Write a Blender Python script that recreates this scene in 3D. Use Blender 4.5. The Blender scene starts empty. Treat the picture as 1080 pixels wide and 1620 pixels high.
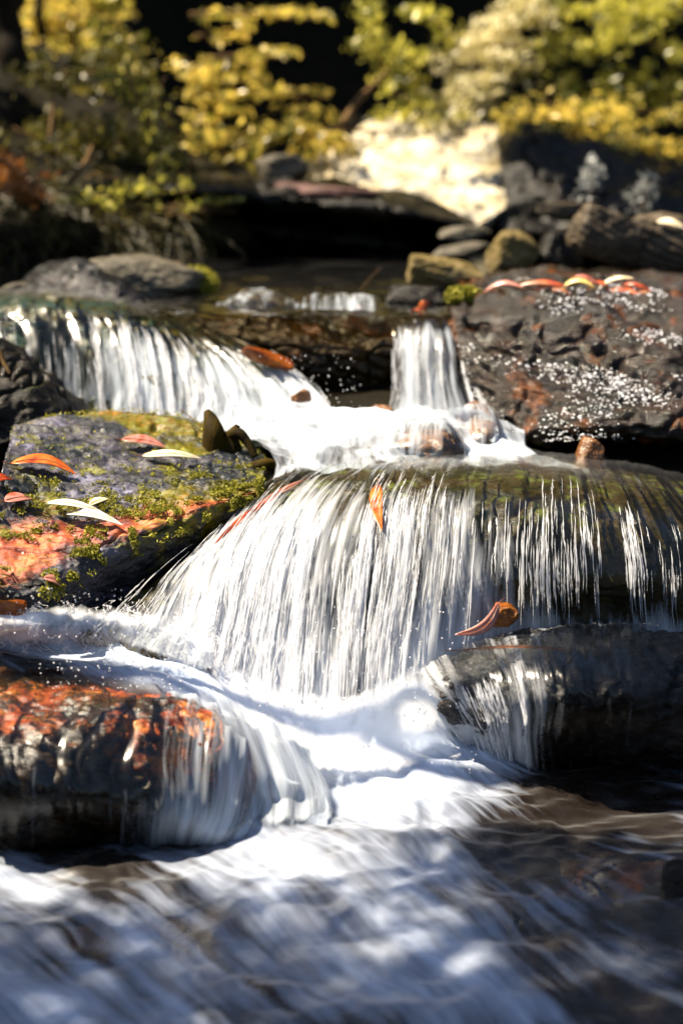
import bpy, math, random
import numpy as np
from mathutils import Vector, Matrix

# ------------------------------------------------------------------ camera, light, exposure
SC = bpy.context.scene
COL = SC.collection
FPX, CX, CY, PITCH, CAMZ = 3200.0, 540.0, 810.0, math.radians(12), 1.0
cam_d = bpy.data.cameras.new('camera'); cam = bpy.data.objects.new('camera', cam_d); COL.objects.link(cam)
cam.location = (0, 0, CAMZ); cam.rotation_euler = (math.radians(90) - PITCH, 0, 0)
cam_d.sensor_fit = 'VERTICAL'; cam_d.sensor_height = 36.0; cam_d.lens = FPX / 1620 * 36
cam_d.clip_start = .05; cam_d.clip_end = 200
cam_d.dof.use_dof = True; cam_d.dof.focus_distance = 3.12; cam_d.dof.aperture_fstop = 2.4
SC.camera = cam

SUN_EL, SUN_AZ = 56.0, -80.0        # degrees; azimuth measured from +Y, negative = to the left
sd = Vector((math.sin(math.radians(SUN_AZ)) * math.cos(math.radians(SUN_EL)),
             math.cos(math.radians(SUN_AZ)) * math.cos(math.radians(SUN_EL)), math.sin(math.radians(SUN_EL))))
w = bpy.data.worlds.new('World'); SC.world = w; w.use_nodes = True
wn = w.node_tree; bg = wn.nodes['Background']
sky = wn.nodes.new('ShaderNodeTexSky'); sky.sky_type = 'NISHITA'; sky.sun_disc = False
sky.sun_elevation = math.radians(SUN_EL); sky.sun_rotation = math.radians(SUN_AZ % 360)
wn.links.new(sky.outputs[0], bg.inputs[0]); bg.inputs[1].default_value = .05
sl = bpy.data.lights.new('sun', 'SUN'); sl.energy = 5.0; sl.angle = math.radians(.5); sl.color = (1, .86, .66)
so = bpy.data.objects.new('sun', sl); COL.objects.link(so); so.rotation_euler = sd.to_track_quat('Z', 'Y').to_euler()
SC.view_settings.view_transform = 'Standard'; SC.view_settings.look = 'None'
SC.view_settings.exposure = 1.85; SC.view_settings.gamma = 1.0; SC.view_settings.use_curve_mapping = False
SC.cycles.use_denoising = True
SC.cycles.max_bounces = 7; SC.cycles.transparent_max_bounces = 16; SC.cycles.diffuse_bounces = 3
SC.cycles.sample_clamp_indirect = 4.0
SC.cycles.caustics_reflective = False; SC.cycles.caustics_refractive = False

# ------------------------------------------------------------------ helpers
rnd = random.Random(7)
rng = np.random.default_rng(11)
cp, sp = math.cos(PITCH), math.sin(PITCH)
def ray(px, py):
    a, b = (px - CX) / FPX, (py - CY) / FPX
    return np.array([a, cp - b * sp, -sp - b * cp])
def P(px, py, Y=None, z=None):
    d = ray(px, py)
    t = Y / d[1] if Y is not None else (z - CAMZ) / d[2]
    return np.array([0, 0, CAMZ]) + d * t

def _hash(ix, iy, iz, s):
    h = (ix * 374761393 + iy * 668265263 + iz * 2147483647 + s * 974634777) & 0xffffffff
    h = ((h ^ (h >> 13)) * 1274126177) & 0xffffffff
    h = ((h ^ (h >> 16)) * 2246822519) & 0xffffffff
    return (h ^ (h >> 15)) & 0xffff
def noise(p, s=0):
    p = np.asarray(p, float); i = np.floor(p).astype(np.int64); f = p - i; u = f * f * f * (f * (f * 6 - 15) + 10)
    r = 0
    for dx in (0, 1):
        for dy in (0, 1):
            for dz in (0, 1):
                h = _hash(i[..., 0] + dx, i[..., 1] + dy, i[..., 2] + dz, s) / 32767.5 - 1
                r = r + h * (u[..., 0] if dx else 1 - u[..., 0]) * (u[..., 1] if dy else 1 - u[..., 1]) * (u[..., 2] if dz else 1 - u[..., 2])
    return r
def fbm(p, o=4, s=0, lac=2.1, g=.5):
    r, a, q = 0, 1.0, np.asarray(p, float)
    for k in range(o):
        r = r + a * noise(q, s + k); a *= g; q = q * lac + 3.7
    return r
def smooth(a, b, x):  # falls when b < a
    t = np.clip((x - a) / (b - a), 0, 1); return t * t * (3 - 2 * t)

def spline(K, n):
    """Catmull-Rom through K[k] (first axis) sampled n times."""
    K = np.asarray(K, float); m = len(K)
    t = np.linspace(0, m - 1, n); i = np.minimum(t.astype(int), m - 2); f = (t - i).reshape((-1,) + (1,) * (K.ndim - 1))
    E = np.concatenate([2 * K[:1] - K[1:2], K, 2 * K[-1:] - K[-2:-1]])
    a, b, c, d = E[i], E[i + 1], E[i + 2], E[i + 3]
    return .5 * (2 * b + (c - a) * f + (2 * a - 5 * b + 4 * c - d) * f ** 2 + (3 * b - a - 3 * c + d) * f ** 3)
def dense(ctrl, nv, nu):
    """ctrl rows x cols x k -> nv x nu x k"""
    A = spline(np.asarray(ctrl, float), nv)
    return np.swapaxes(spline(np.swapaxes(A, 0, 1), nu), 0, 1)
def flipped(G):
    n = np.cross(np.gradient(G, axis=1), np.gradient(G, axis=0)); return (n * (np.array([0, 0, CAMZ + 1.0]) - G)).sum() < 0
def normals(G):
    du = np.gradient(G, axis=1); dv = np.gradient(G, axis=0)
    n = np.cross(du, dv); n /= np.linalg.norm(n, axis=2, keepdims=True) + 1e-12
    c = np.array([0, 0, CAMZ + 1.0]) - G
    if (n * c).sum() < 0: n = -n
    return n

def mesh_obj(name, V, F, mat, parent=None, uv=None, attrs=None, smooth_=True, origin=None):
    V = np.asarray(V, float).reshape(-1, 3); F = np.asarray(F)
    if parent is not None:
        o0 = np.array(parent.location)
    else:
        o0 = np.array(origin) if origin is not None else V.mean(0)
    me = bpy.data.meshes.new(name)
    k = F.shape[1]
    me.vertices.add(len(V)); me.vertices.foreach_set('co', (V - o0).astype(np.float32).ravel())
    me.loops.add(F.size); me.loops.foreach_set('vertex_index', F.astype(np.int32).ravel())
    me.polygons.add(len(F)); me.polygons.foreach_set('loop_start', np.arange(0, F.size, k, dtype=np.int32))
    me.update(calc_edges=True)
    if uv is not None:
        l = me.uv_layers.new(name='flow'); l.data.foreach_set('uv', uv.reshape(-1, 2)[F.ravel()].astype(np.float32).ravel())
    for an, av in (attrs or {}).items():
        a = me.attributes.new(an, 'FLOAT', 'POINT'); a.data.foreach_set('value', np.asarray(av, np.float32).ravel())
    me.polygons.foreach_set('use_smooth', np.full(len(F), smooth_)); me.validate()
    me.materials.append(mat)
    o = bpy.data.objects.new(name, me); COL.objects.link(o)
    if parent is not None: o.parent = parent
    else: o.location = o0
    return o
def tag(o, label=None, cat=None, group=None, kind=None):
    if label: o['label'] = label
    if cat: o['category'] = cat
    if group: o['group'] = group
    if kind: o['kind'] = kind
    return o
def empty(name, loc):
    o = bpy.data.objects.new(name, None); COL.objects.link(o); o.location = tuple(loc); o.empty_display_size = .05
    return o
def gridF(nv, nu, flip=False):
    a = np.arange(nv * nu).reshape(nv, nu)
    q = np.stack([a[:-1, :-1], a[:-1, 1:], a[1:, 1:], a[1:, :-1]], -1).reshape(-1, 4)
    return q[:, ::-1] if flip else q

# ------------------------------------------------------------------ materials
def newmat(name):
    m = bpy.data.materials.new(name); m.use_nodes = True; nt = m.node_tree; nt.nodes.clear()
    return m, nt, lambda t, **k: _n(nt, t, k)
def _n(nt, t, k):
    n = nt.nodes.new('ShaderNode' + t)
    for a, v in k.items(): setattr(n, a, v)
    return n
def ramp(N, L, fac, stops, interp='LINEAR'):
    r = N('ValToRGB'); r.color_ramp.interpolation = interp
    e = r.color_ramp.elements
    while len(e) > 1: e.remove(e[0])
    e[0].position = stops[0][0]; e[0].color = (*stops[0][1], 1)
    for p_, c in stops[1:]:
        x = e.new(p_); x.color = (*c, 1)
    L(fac, r.inputs[0]); return r
def math_(N, L, op, a, b=None, c=None, clamp=False):
    m = N('Math', operation=op, use_clamp=clamp)
    for i, x in enumerate((a, b, c)):
        if x is None: continue
        if isinstance(x, (int, float)): m.inputs[i].default_value = x
        else: L(x, m.inputs[i])
    return m.outputs[0]
def mixc(N, L, fac, a, b, blend='MIX'):
    m = N('MixRGB', blend_type=blend)
    for i, x in ((0, fac), (1, a), (2, b)):
        if isinstance(x, (int, float)): m.inputs[i].default_value = x
        elif isinstance(x, tuple): m.inputs[i].default_value = (*x, 1)
        else: L(x, m.inputs[i])
    return m.outputs[0]

def rock_mat(name, cols, stain=None, val=.75,  moss=0.0, mosscol=(.10, .11, .015), scale=9, rough=(.18, .5), bump=.6, stretch=(1, 1, 3), wet=.5, accent=None, acc_at=.62, fine=70):
    m, nt, N = newmat(name); L = nt.links.new
    tc = N('TexCoord'); mp = N('Mapping'); L(tc.outputs['Object'], mp.inputs[0]); mp.inputs['Scale'].default_value = stretch
    mp.inputs['Rotation'].default_value = (.25, .2, .1)
    n1 = N('TexNoise'); n1.inputs['Scale'].default_value = scale; n1.inputs['Detail'].default_value = 9; n1.inputs['Roughness'].default_value = .68
    n1.inputs['Distortion'].default_value = .6; L(mp.outputs[0], n1.inputs[0])
    n2 = N('TexNoise'); n2.inputs['Scale'].default_value = fine; n2.inputs['Detail'].default_value = 6; n2.inputs['Roughness'].default_value = .7; L(mp.outputs[0], n2.inputs[0])
    n3 = N('TexNoise'); n3.inputs['Scale'].default_value = scale * .8; n3.inputs['Detail'].default_value = 9; n3.inputs['Roughness'].default_value = .65; L(tc.outputs['Object'], n3.inputs[0])
    k = len(cols); c = ramp(N, L, n1.outputs[0], [(.32 + .36 * i / max(1, k - 1), cc) for i, cc in enumerate(cols)]).outputs[0]
    if accent:
        f = ramp(N, L, n3.outputs[0], [(acc_at - .06, (0, 0, 0)), (acc_at + .03, (1, 1, 1))]).outputs[0]
        c = mixc(N, L, f, c, accent)
    f2 = ramp(N, L, n2.outputs[0], [(.3, (.45, .45, .45)), (.7, (1.3, 1.3, 1.3))]).outputs[0]
    c = mixc(N, L, 1.0, c, f2, 'MULTIPLY')
    hs = N('HueSaturation'); hs.inputs['Saturation'].default_value = 1.25; hs.inputs['Value'].default_value = val * .72; L(c, hs.inputs['Color']); c = hs.outputs[0]
    if stain:
        sa = N('Attribute', attribute_name='stain')
        ss = math_(N, L, 'ADD', sa.outputs['Fac'], math_(N, L, 'MULTIPLY', math_(N, L, 'SUBTRACT', n3.outputs[0], .5), 2.2))
        ss = math_(N, L, 'ADD', ss, math_(N, L, 'MULTIPLY', math_(N, L, 'SUBTRACT', n2.outputs[0], .5), 1.3))
        sf = ramp(N, L, ss, [(.36, (0, 0, 0)), (.78, (.85, .85, .85))]).outputs[0]
        n4 = N('TexNoise'); n4.inputs['Scale'].default_value = 26; n4.inputs['Detail'].default_value = 5; L(tc.outputs['Object'], n4.inputs[0])
        sc4 = ramp(N, L, n4.outputs[0], [(.36, tuple(v * .35 for v in stain)), (.50, stain), (.62, (min(1, stain[0] * 1.5), min(1, stain[1] * 2.6), stain[2] * 2))]).outputs[0]
        c = mixc(N, L, sf, c, sc4)
    if moss > 0:
        geo = N('NewGeometry'); sx = N('SeparateXYZ'); L(geo.outputs['Normal'], sx.inputs[0])
        mn = N('TexNoise'); mn.inputs['Scale'].default_value = scale * 1.7; mn.inputs['Detail'].default_value = 8; mn.inputs['Roughness'].default_value = .7
        L(tc.outputs['Object'], mn.inputs[0])
        s = math_(N, L, 'ADD', math_(N, L, 'MULTIPLY', sx.outputs[2], .25), mn.outputs[0])
        mf = ramp(N, L, s, [(.93 - moss * .45, (0, 0, 0)), (1.0 - moss * .45, (1, 1, 1))]).outputs[0]
        c = mixc(N, L, mf, c, mosscol)
    b = N('BsdfPrincipled'); L(c, b.inputs['Base Color'])
    r = ramp(N, L, n2.outputs[0], [(.35, (rough[0],) * 3), (.65, (rough[1],) * 3)]); L(r.outputs[0], b.inputs['Roughness'])
    b.inputs['Specular IOR Level'].default_value = wet * .42
    bu = N('Bump'); bu.inputs['Strength'].default_value = bump; bu.inputs['Distance'].default_value = .01
    h = math_(N, L, 'ADD', n1.outputs[0], math_(N, L, 'MULTIPLY', n2.outputs[0], .2))
    L(h, bu.inputs['Height']); L(bu.outputs[0], b.inputs['Normal'])
    o = N('OutputMaterial'); L(b.outputs[0], o.inputs[0]); return m

def water_mat(name, tint=(.93, .95, .93), foamcol=(.74, .77, .82), su=70, sv=5, warp=.02, gain=5.0, gl=.09, body=.0, bodycol=(.05, .035, .015), rot=0.0, bstr=.5, trans=.4, bias=0.0, fine=3.1):
    m, nt, N = newmat(name); L = nt.links.new
    uvn = N('UVMap'); uvn.uv_map = 'flow'
    mp0 = N('Mapping'); mp0.inputs['Rotation'].default_value = (0, 0, rot); L(uvn.outputs[0], mp0.inputs[0])
    wv = N('TexNoise'); wv.inputs['Scale'].default_value = 4; wv.inputs['Detail'].default_value = 2; L(mp0.outputs[0], wv.inputs[0])
    sc_ = N('VectorMath', operation='MULTIPLY_ADD'); L(wv.outputs['Color'], sc_.inputs[0]); sc_.inputs[1].default_value = (warp, warp, 0); L(mp0.outputs[0], sc_.inputs[2])
    def streak(a, b, det, rg, seed):
        mp = N('Mapping'); mp.inputs['Scale'].default_value = (a, b, 1); mp.inputs['Location'].default_value = (seed, seed * 2, seed)
        L(sc_.outputs[0], mp.inputs[0]); t = N('TexNoise'); t.inputs['Scale'].default_value = 1; t.inputs['Detail'].default_value = det
        t.inputs['Roughness'].default_value = rg; L(mp.outputs[0], t.inputs[0]); return t.outputs[0]
    s1 = streak(su, sv, 4, .6, 1.3); s2 = streak(su * fine, sv * 2.2, 3, .6, 7.1); s3 = streak(su * .3, sv * .5, 3, .5, 4.4)
    at = N('Attribute', attribute_name='foam')
    s = math_(N, L, 'ADD', math_(N, L, 'MULTIPLY', s1, .45), math_(N, L, 'ADD', math_(N, L, 'MULTIPLY', s2, .2), math_(N, L, 'MULTIPLY', s3, .35)))
    # foam cover: noise (about .35-.65) against density
    q = math_(N, L, 'SUBTRACT', s, .5 - bias)
    q = math_(N, L, 'MULTIPLY', q, gain)
    f = math_(N, L, 'ADD', q, math_(N, L, 'MULTIPLY_ADD', at.outputs['Fac'], 1.5, -.48), clamp=True)
    bu = N('Bump'); bu.inputs['Strength'].default_value = bstr; bu.inputs['Distance'].default_value = .006; L(s, bu.inputs['Height'])
    d = N('BsdfDiffuse'); d.inputs[0].default_value = (*foamcol, 1); L(bu.outputs[0], d.inputs['Normal'])
    t = N('BsdfTranslucent'); t.inputs[0].default_value = (*foamcol, 1); L(bu.outputs[0], t.inputs['Normal'])
    m1 = N('MixShader'); m1.inputs[0].default_value = trans; L(d.outputs[0], m1.inputs[1]); L(t.outputs[0], m1.inputs[2])
    g = N('BsdfGlossy'); g.inputs['Roughness'].default_value = gl + .12; g.inputs[0].default_value = (1, 1, 1, 1); L(bu.outputs[0], g.inputs['Normal'])
    fr = N('Fresnel'); fr.inputs[0].default_value = 1.33; L(bu.outputs[0], fr.inputs['Normal'])
    m2 = N('MixShader'); L(math_(N, L, 'MULTIPLY', fr.outputs[0], .22), m2.inputs[0]); L(m1.outputs[0], m2.inputs[1]); L(g.outputs[0], m2.inputs[2])
    tr = N('BsdfTransparent'); tr.inputs[0].default_value = (*tint, 1)
    base = tr.outputs[0]
    if body > 0:
        bd = N('BsdfDiffuse'); bd.inputs[0].default_value = (*bodycol, 1); mb = N('MixShader'); mb.inputs[0].default_value = body
        L(base, mb.inputs[1]); L(bd.outputs[0], mb.inputs[2]); base = mb.outputs[0]
    m3 = N('MixShader'); L(math_(N, L, 'MULTIPLY_ADD', fr.outputs[0], 1.1, .0, clamp=True), m3.inputs[0]); L(base, m3.inputs[1]); L(g.outputs[0], m3.inputs[2])
    m4 = N('MixShader'); L(f, m4.inputs[0]); L(m3.outputs[0], m4.inputs[1]); L(m2.outputs[0], m4.inputs[2])
    # feathered rim where the sheet runs out
    ed = N('Attribute', attribute_name='edge'); tr2 = N('BsdfTransparent')
    ef = math_(N, L, 'ADD', math_(N, L, 'MULTIPLY_ADD', ed.outputs['Fac'], 2.2, -.6), math_(N, L, 'MULTIPLY', math_(N, L, 'SUBTRACT', s, .5), 3.0), clamp=True)
    m5 = N('MixShader'); L(ef, m5.inputs[0]); L(tr2.outputs[0], m5.inputs[1]); L(m4.outputs[0], m5.inputs[2])
    o = N('OutputMaterial'); L(m5.outputs[0], o.inputs[0]); return m

def leaf_mat(name, c1, c2, trans=.45, rough=.4, scale=3, spec=.3):
    m, nt, N = newmat(name); L = nt.links.new
    at = N('Attribute', attribute_name='tone')
    c = mixc(N, L, at.outputs['Fac'], c1, c2)
    b = N('BsdfPrincipled'); L(c, b.inputs['Base Color']); b.inputs['Roughness'].default_value = rough; b.inputs['Specular IOR Level'].default_value = spec
    t = N('BsdfTranslucent'); L(c, t.inputs[0]); mx = N('MixShader'); mx.inputs[0].default_value = trans
    L(b.outputs[0], mx.inputs[1]); L(t.outputs[0], mx.inputs[2]); o = N('OutputMaterial'); L(mx.outputs[0], o.inputs[0]); return m
def litter_mat(name, c1, c2, c3, rough=.3):
    m, nt, N = newmat(name); L = nt.links.new
    tc = N('TexCoord'); n = N('TexNoise'); n.inputs['Scale'].default_value = 45; n.inputs['Detail'].default_value = 6; L(tc.outputs['Object'], n.inputs[0])
    c = ramp(N, L, n.outputs[0], [(.35, c1), (.52, c2), (.68, c3)]).outputs[0]
    b = N('BsdfPrincipled'); L(c, b.inputs['Base Color']); b.inputs['Roughness'].default_value = rough
    bu = N('Bump'); bu.inputs['Strength'].default_value = .3; bu.inputs['Distance'].default_value = .002; L(n.outputs[0], bu.inputs['Height']); L(bu.outputs[0], b.inputs['Normal'])
    t = N('BsdfTranslucent'); L(c, t.inputs[0]); mx = N('MixShader'); mx.inputs[0].default_value = .3
    L(b.outputs[0], mx.inputs[1]); L(t.outputs[0], mx.inputs[2]); o = N('OutputMaterial'); L(mx.outputs[0], o.inputs[0]); return m
def bark_mat(name, a, b_):
    return rock_mat(name, [a, b_], scale=20, stretch=(1, 1, .25), rough=(.6, .9), wet=.2, bump=.8)

M = {}
M['bed'] = rock_mat('bed', val=.55, cols=[(.012, .009, .005), (.04, .025, .012), (.09, .05, .02)], scale=7, accent=(.16, .06, .015), acc_at=.66)
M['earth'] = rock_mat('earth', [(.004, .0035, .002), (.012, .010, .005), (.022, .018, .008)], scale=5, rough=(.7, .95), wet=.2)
M['dome'] = rock_mat('dome', val=.5, cols=[(.015, .018, .006), (.05, .045, .012), (.10, .07, .03), (.14, .12, .08)], moss=.35, mosscol=(.07, .08, .01), scale=10, accent=(.02, .05, .045), acc_at=.66)
M['leafrock'] = rock_mat('leafrock', val=.9, cols=[(.008, .012, .012), (.03, .034, .04), (.09, .085, .10), (.30, .30, .42)], stain=(.36, .07, .025), moss=.34, mosscol=(.13, .13, .02), scale=7, stretch=(1, 1.6, 3), rough=(.12, .45), wet=.7, bump=.9, accent=(.16, .14, .03), acc_at=.56)  # blue violet end of the ramp paints in the wet sheen
M['lowleft'] = rock_mat('lowleft', val=.9, stain=(.46, .08, .015), cols=[(.006, .007, .007), (.02, .014, .010), (.05, .03, .015), (.03, .028, .035)], moss=.15, mosscol=(.04, .07, .02), scale=9, accent=(.10, .09, .08), acc_at=.60, rough=(.1, .35), wet=.8)
M['lowright'] = rock_mat('lowright', val=.36, cols=[(.003, .004, .004), (.014, .014, .012), (.04, .035, .04), (.07, .04, .02)], moss=.18, mosscol=(.015, .03, .02), scale=12, rough=(.1, .35), wet=.9, bump=1.0)
M['wetface'] = rock_mat('wetface', val=.5, cols=[(.004, .003, .002), (.022, .014, .008), (.06, .042, .028), (.07, .03, .010)], accent=(.34, .11, .02), acc_at=.62, moss=.12, mosscol=(.03, .05, .03), scale=13, stretch=(1, 1, 3.5), rough=(.06, .22), wet=1.0, bump=1.3, fine=90)
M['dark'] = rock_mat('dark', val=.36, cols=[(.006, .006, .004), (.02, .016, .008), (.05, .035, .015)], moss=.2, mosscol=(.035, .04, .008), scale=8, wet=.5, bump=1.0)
M['wedge'] = rock_mat('wedge', val=.6, cols=[(.012, .010, .006), (.045, .03, .012), (.10, .06, .02)], accent=(.24, .06, .015), acc_at=.63, moss=.2, mosscol=(.06, .06, .01), scale=8, wet=.6)
M['upleft'] = rock_mat('upleft', val=.8, cols=[(.012, .02, .014), (.09, .07, .015), (.03, .07, .06), (.14, .10, .03)], scale=8, wet=.6)
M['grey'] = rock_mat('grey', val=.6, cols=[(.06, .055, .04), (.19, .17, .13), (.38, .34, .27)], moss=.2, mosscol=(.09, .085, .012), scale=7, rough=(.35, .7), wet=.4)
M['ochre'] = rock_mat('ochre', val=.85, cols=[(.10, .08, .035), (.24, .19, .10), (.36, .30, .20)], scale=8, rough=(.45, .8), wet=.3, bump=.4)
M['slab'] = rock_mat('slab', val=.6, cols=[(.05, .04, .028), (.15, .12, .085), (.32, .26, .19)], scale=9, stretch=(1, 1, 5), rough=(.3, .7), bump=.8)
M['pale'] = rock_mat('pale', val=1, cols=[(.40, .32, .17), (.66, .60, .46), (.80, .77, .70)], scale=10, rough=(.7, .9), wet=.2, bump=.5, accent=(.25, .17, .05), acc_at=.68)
M['plum'] = rock_mat('plum', [(.07, .04, .035), (.17, .10, .09), (.26, .17, .15)], scale=10, rough=(.5, .8))
M['orange'] = rock_mat('orange', [(.10, .02, .006), (.50, .12, .015), (.62, .22, .03)], scale=9, rough=(.12, .3), wet=.8)
M['lowleft_stone'] = rock_mat('pebble', [(.05, .015, .006), (.30, .09, .02), (.45, .16, .03), (.06, .03, .015)], scale=30, rough=(.1, .3), wet=.9)
M['tan'] = rock_mat('tan', [(.10, .05, .03), (.30, .16, .09), (.42, .28, .20)], scale=12, rough=(.15, .35), wet=.8, bump=.4)
M['wood'] = bark_mat('wood', (.012, .008, .004), (.10, .07, .02))
M['bark'] = bark_mat('bark', (.01, .008, .005), (.035, .027, .018))
M['twig'] = bark_mat('twig', (.12, .075, .04), (.32, .22, .13))
M['fall'] = water_mat('fall', su=95, sv=4.0, gain=3.8, warp=.012, bstr=.25)
M['fall_soft'] = water_mat('fall_soft', su=60, sv=3.5, gain=4.0, warp=.02, bstr=.3, foamcol=(.66, .73, .82))
M['foam'] = water_mat('foam', su=26, sv=7, gain=3.6, warp=.08, foamcol=(.56, .62, .70), body=.35, bodycol=(.05, .035, .02), bstr=.8, trans=.15)
M['foam_white'] = water_mat('foam_white', su=30, sv=14, gain=3.2, warp=.16, foamcol=(.93, .95, .98), bstr=.35, trans=.35)
M['run'] = water_mat('run', su=34, sv=3.2, gain=2.5, warp=.04, rot=.75, gl=.25, foamcol=(.56, .64, .80), body=.45, bodycol=(.016, .010, .007), bstr=.45, trans=.1, fine=2.2)
M['pool'] = water_mat('pool', su=14, sv=6, gain=3, warp=.1, tint=(.35, .3, .2), body=.0, bodycol=(.02, .015, .006), gl=.02, bstr=.35)

def bead_mat():
    m, nt, N = newmat('bead'); L = nt.links.new
    b = N('BsdfPrincipled'); b.inputs['Base Color'].default_value = (.95, .95, .97, 1); b.inputs['Roughness'].default_value = .2
    t = N('BsdfTranslucent'); t.inputs[0].default_value = (.95, .96, 1, 1); mx = N('MixShader'); mx.inputs[0].default_value = .4
    L(b.outputs[0], mx.inputs[1]); L(t.outputs[0], mx.inputs[2]); o = N('OutputMaterial'); L(mx.outputs[0], o.inputs[0]); return m
M['bead'] = bead_mat()
def streak_mat():
    m, nt, N = newmat('streak'); L = nt.links.new
    b = N('BsdfPrincipled'); b.inputs['Base Color'].default_value = (.93, .95, .98, 1); b.inputs['Roughness'].default_value = .25
    t = N('BsdfTranslucent'); t.inputs[0].default_value = (.95, .96, 1, 1); mx = N('MixShader'); mx.inputs[0].default_value = .5
    tr = N('BsdfTransparent'); m2 = N('MixShader'); m2.inputs[0].default_value = .5
    L(b.outputs[0], mx.inputs[1]); L(t.outputs[0], mx.inputs[2]); L(mx.outputs[0], m2.inputs[2]); L(tr.outputs[0], m2.inputs[1])
    o = N('OutputMaterial'); L(m2.outputs[0], o.inputs[0]); return m
M['streak'] = streak_mat()

# ------------------------------------------------------------------ rocks and water builders
def ctrl(rows):
    """rows of (px, py, v): v > 1.5 is the distance Y in metres, otherwise the height z."""
    return np.array([[P(a, b, Y=c) if c > 1.5 else P(a, b, z=c) for a, b, c in r] for r in rows])
def rock(name, rows, mat, label, res=.0045, amp=.012, fr=9, seed=0, thick=(.0, .22, -.10), strata=0.0, parent=None, cat='rock', group=None, fine=.0025, stain=None):
    C = ctrl(rows) if not isinstance(rows, np.ndarray) else rows
    lu = np.linalg.norm(np.diff(C, axis=1), axis=2).sum(1).max(); lv = np.linalg.norm(np.diff(C, axis=0), axis=2).sum(0).max()
    nu, nv = min(420, max(24, int(lu / res))), min(420, max(24, int(lv / res)))
    G = dense(C, nv, nu); n = normals(G)
    d = amp * fbm(G * fr, 4, seed) + fine * fbm(G * fr * 9, 3, seed + 9)
    cr = np.abs(fbm(G * fr * .8 * np.array([1, 1, 1.6]), 3, seed + 31)); d -= amp * 1.1 * np.exp(-(cr / .06) ** 2)
    if strata:
        q = (G[..., 2] + .25 * G[..., 0] + .10 * G[..., 1] + .02 * fbm(G * 6, 2, seed + 3)) * 42
        d += strata * (np.abs((q % 1) - .5) * 2 - .5) * (1 + .6 * noise(G * 20, seed + 5))
    D = G + n * d[..., None]
    cen = D.reshape(-1, 3).mean(0)
    B = cen + (D - cen) * .93 + np.array(thick)
    # closed body: front grid, back grid, sewn along the rim
    V = np.concatenate([D.reshape(-1, 3), B.reshape(-1, 3)]); nn = nv * nu
    F = [gridF(nv, nu), gridF(nv, nu, True) + nn]
    a = np.arange(nn).reshape(nv, nu)
    rim = np.concatenate([a[0, :], a[1:, -1], a[-1, -2::-1], a[-2:0:-1, 0]]); r2 = np.roll(rim, -1)
    F.append(np.stack([r2, rim, rim + nn, r2 + nn], -1))
    at_ = None
    if stain:
        uu, vv = np.meshgrid(np.linspace(0, 1, nu), np.linspace(0, 1, nv)); st = stain(uu, vv); at_ = {'stain': np.concatenate([st.ravel(), st.ravel()])}
    o = mesh_obj(name, V, np.concatenate(F), mat, attrs=at_)
    bm_fix(o)
    tag(o, label, cat, group)
    return o, G
import bmesh
def bm_fix(o):
    b = bmesh.new(); b.from_mesh(o.data); bmesh.ops.recalc_face_normals(b, faces=b.faces); b.to_mesh(o.data); b.free()

def sheet(name, C, mat, foam, res=.006, off=.008, amp=.004, fr=(60, 6), seed=0, kind='structure', lump=.0, edge=(.06, .06, .0, .0), parent=None, flow=None, res_v=None, dense_in=None):
    """foam: function(U, V, G) -> density; edge = soft rim widths (fraction) left, right, top, bottom."""
    C = ctrl(C) if not isinstance(C, np.ndarray) else C
    lu = np.linalg.norm(np.diff(C, axis=1), axis=2).sum(1).mean(); lv = np.linalg.norm(np.diff(C, axis=0), axis=2).sum(0).mean()
    nu, nv = min(460, max(20, int(lu / res))), min(460, max(20, int(lv / (res_v or res))))
    G = dense(C, nv, nu); n = normals(G)
    us = np.linspace(0, lu, nu)[None].repeat(nv, 0); vs = np.linspace(0, lv, nv)[:, None].repeat(nu, 1)
    U, V = us / lu, vs / lv
    q = np.stack([us * fr[0], vs * fr[1], np.full_like(us, seed)], -1)
    q[..., 0] += 1.2 * noise(np.stack([us * 8, vs * 8, us * 0], -1), seed + 1)
    d = off + amp * fbm(q, 3, seed)
    if lump: d = d + lump * fbm(G * np.array([10, 16, 10]), 3, seed + 4)
    S = G + n * d[..., None]
    f = np.clip(foam(U, V, G), 0, 1.2)
    e = np.ones_like(U)
    for k, (x, wd) in enumerate(((U, edge[0]), (1 - U, edge[1]), (V, edge[2]), (1 - V, edge[3]))):
        if wd > 0: e = e * smooth(0, wd, x)
    o = mesh_obj(name, S, gridF(nv, nu, flipped(G)), mat, uv=np.stack([us, vs], -1), attrs={'foam': f, 'edge': e}, parent=parent)
    if kind: o['kind'] = kind
    return o, S, n

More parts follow.
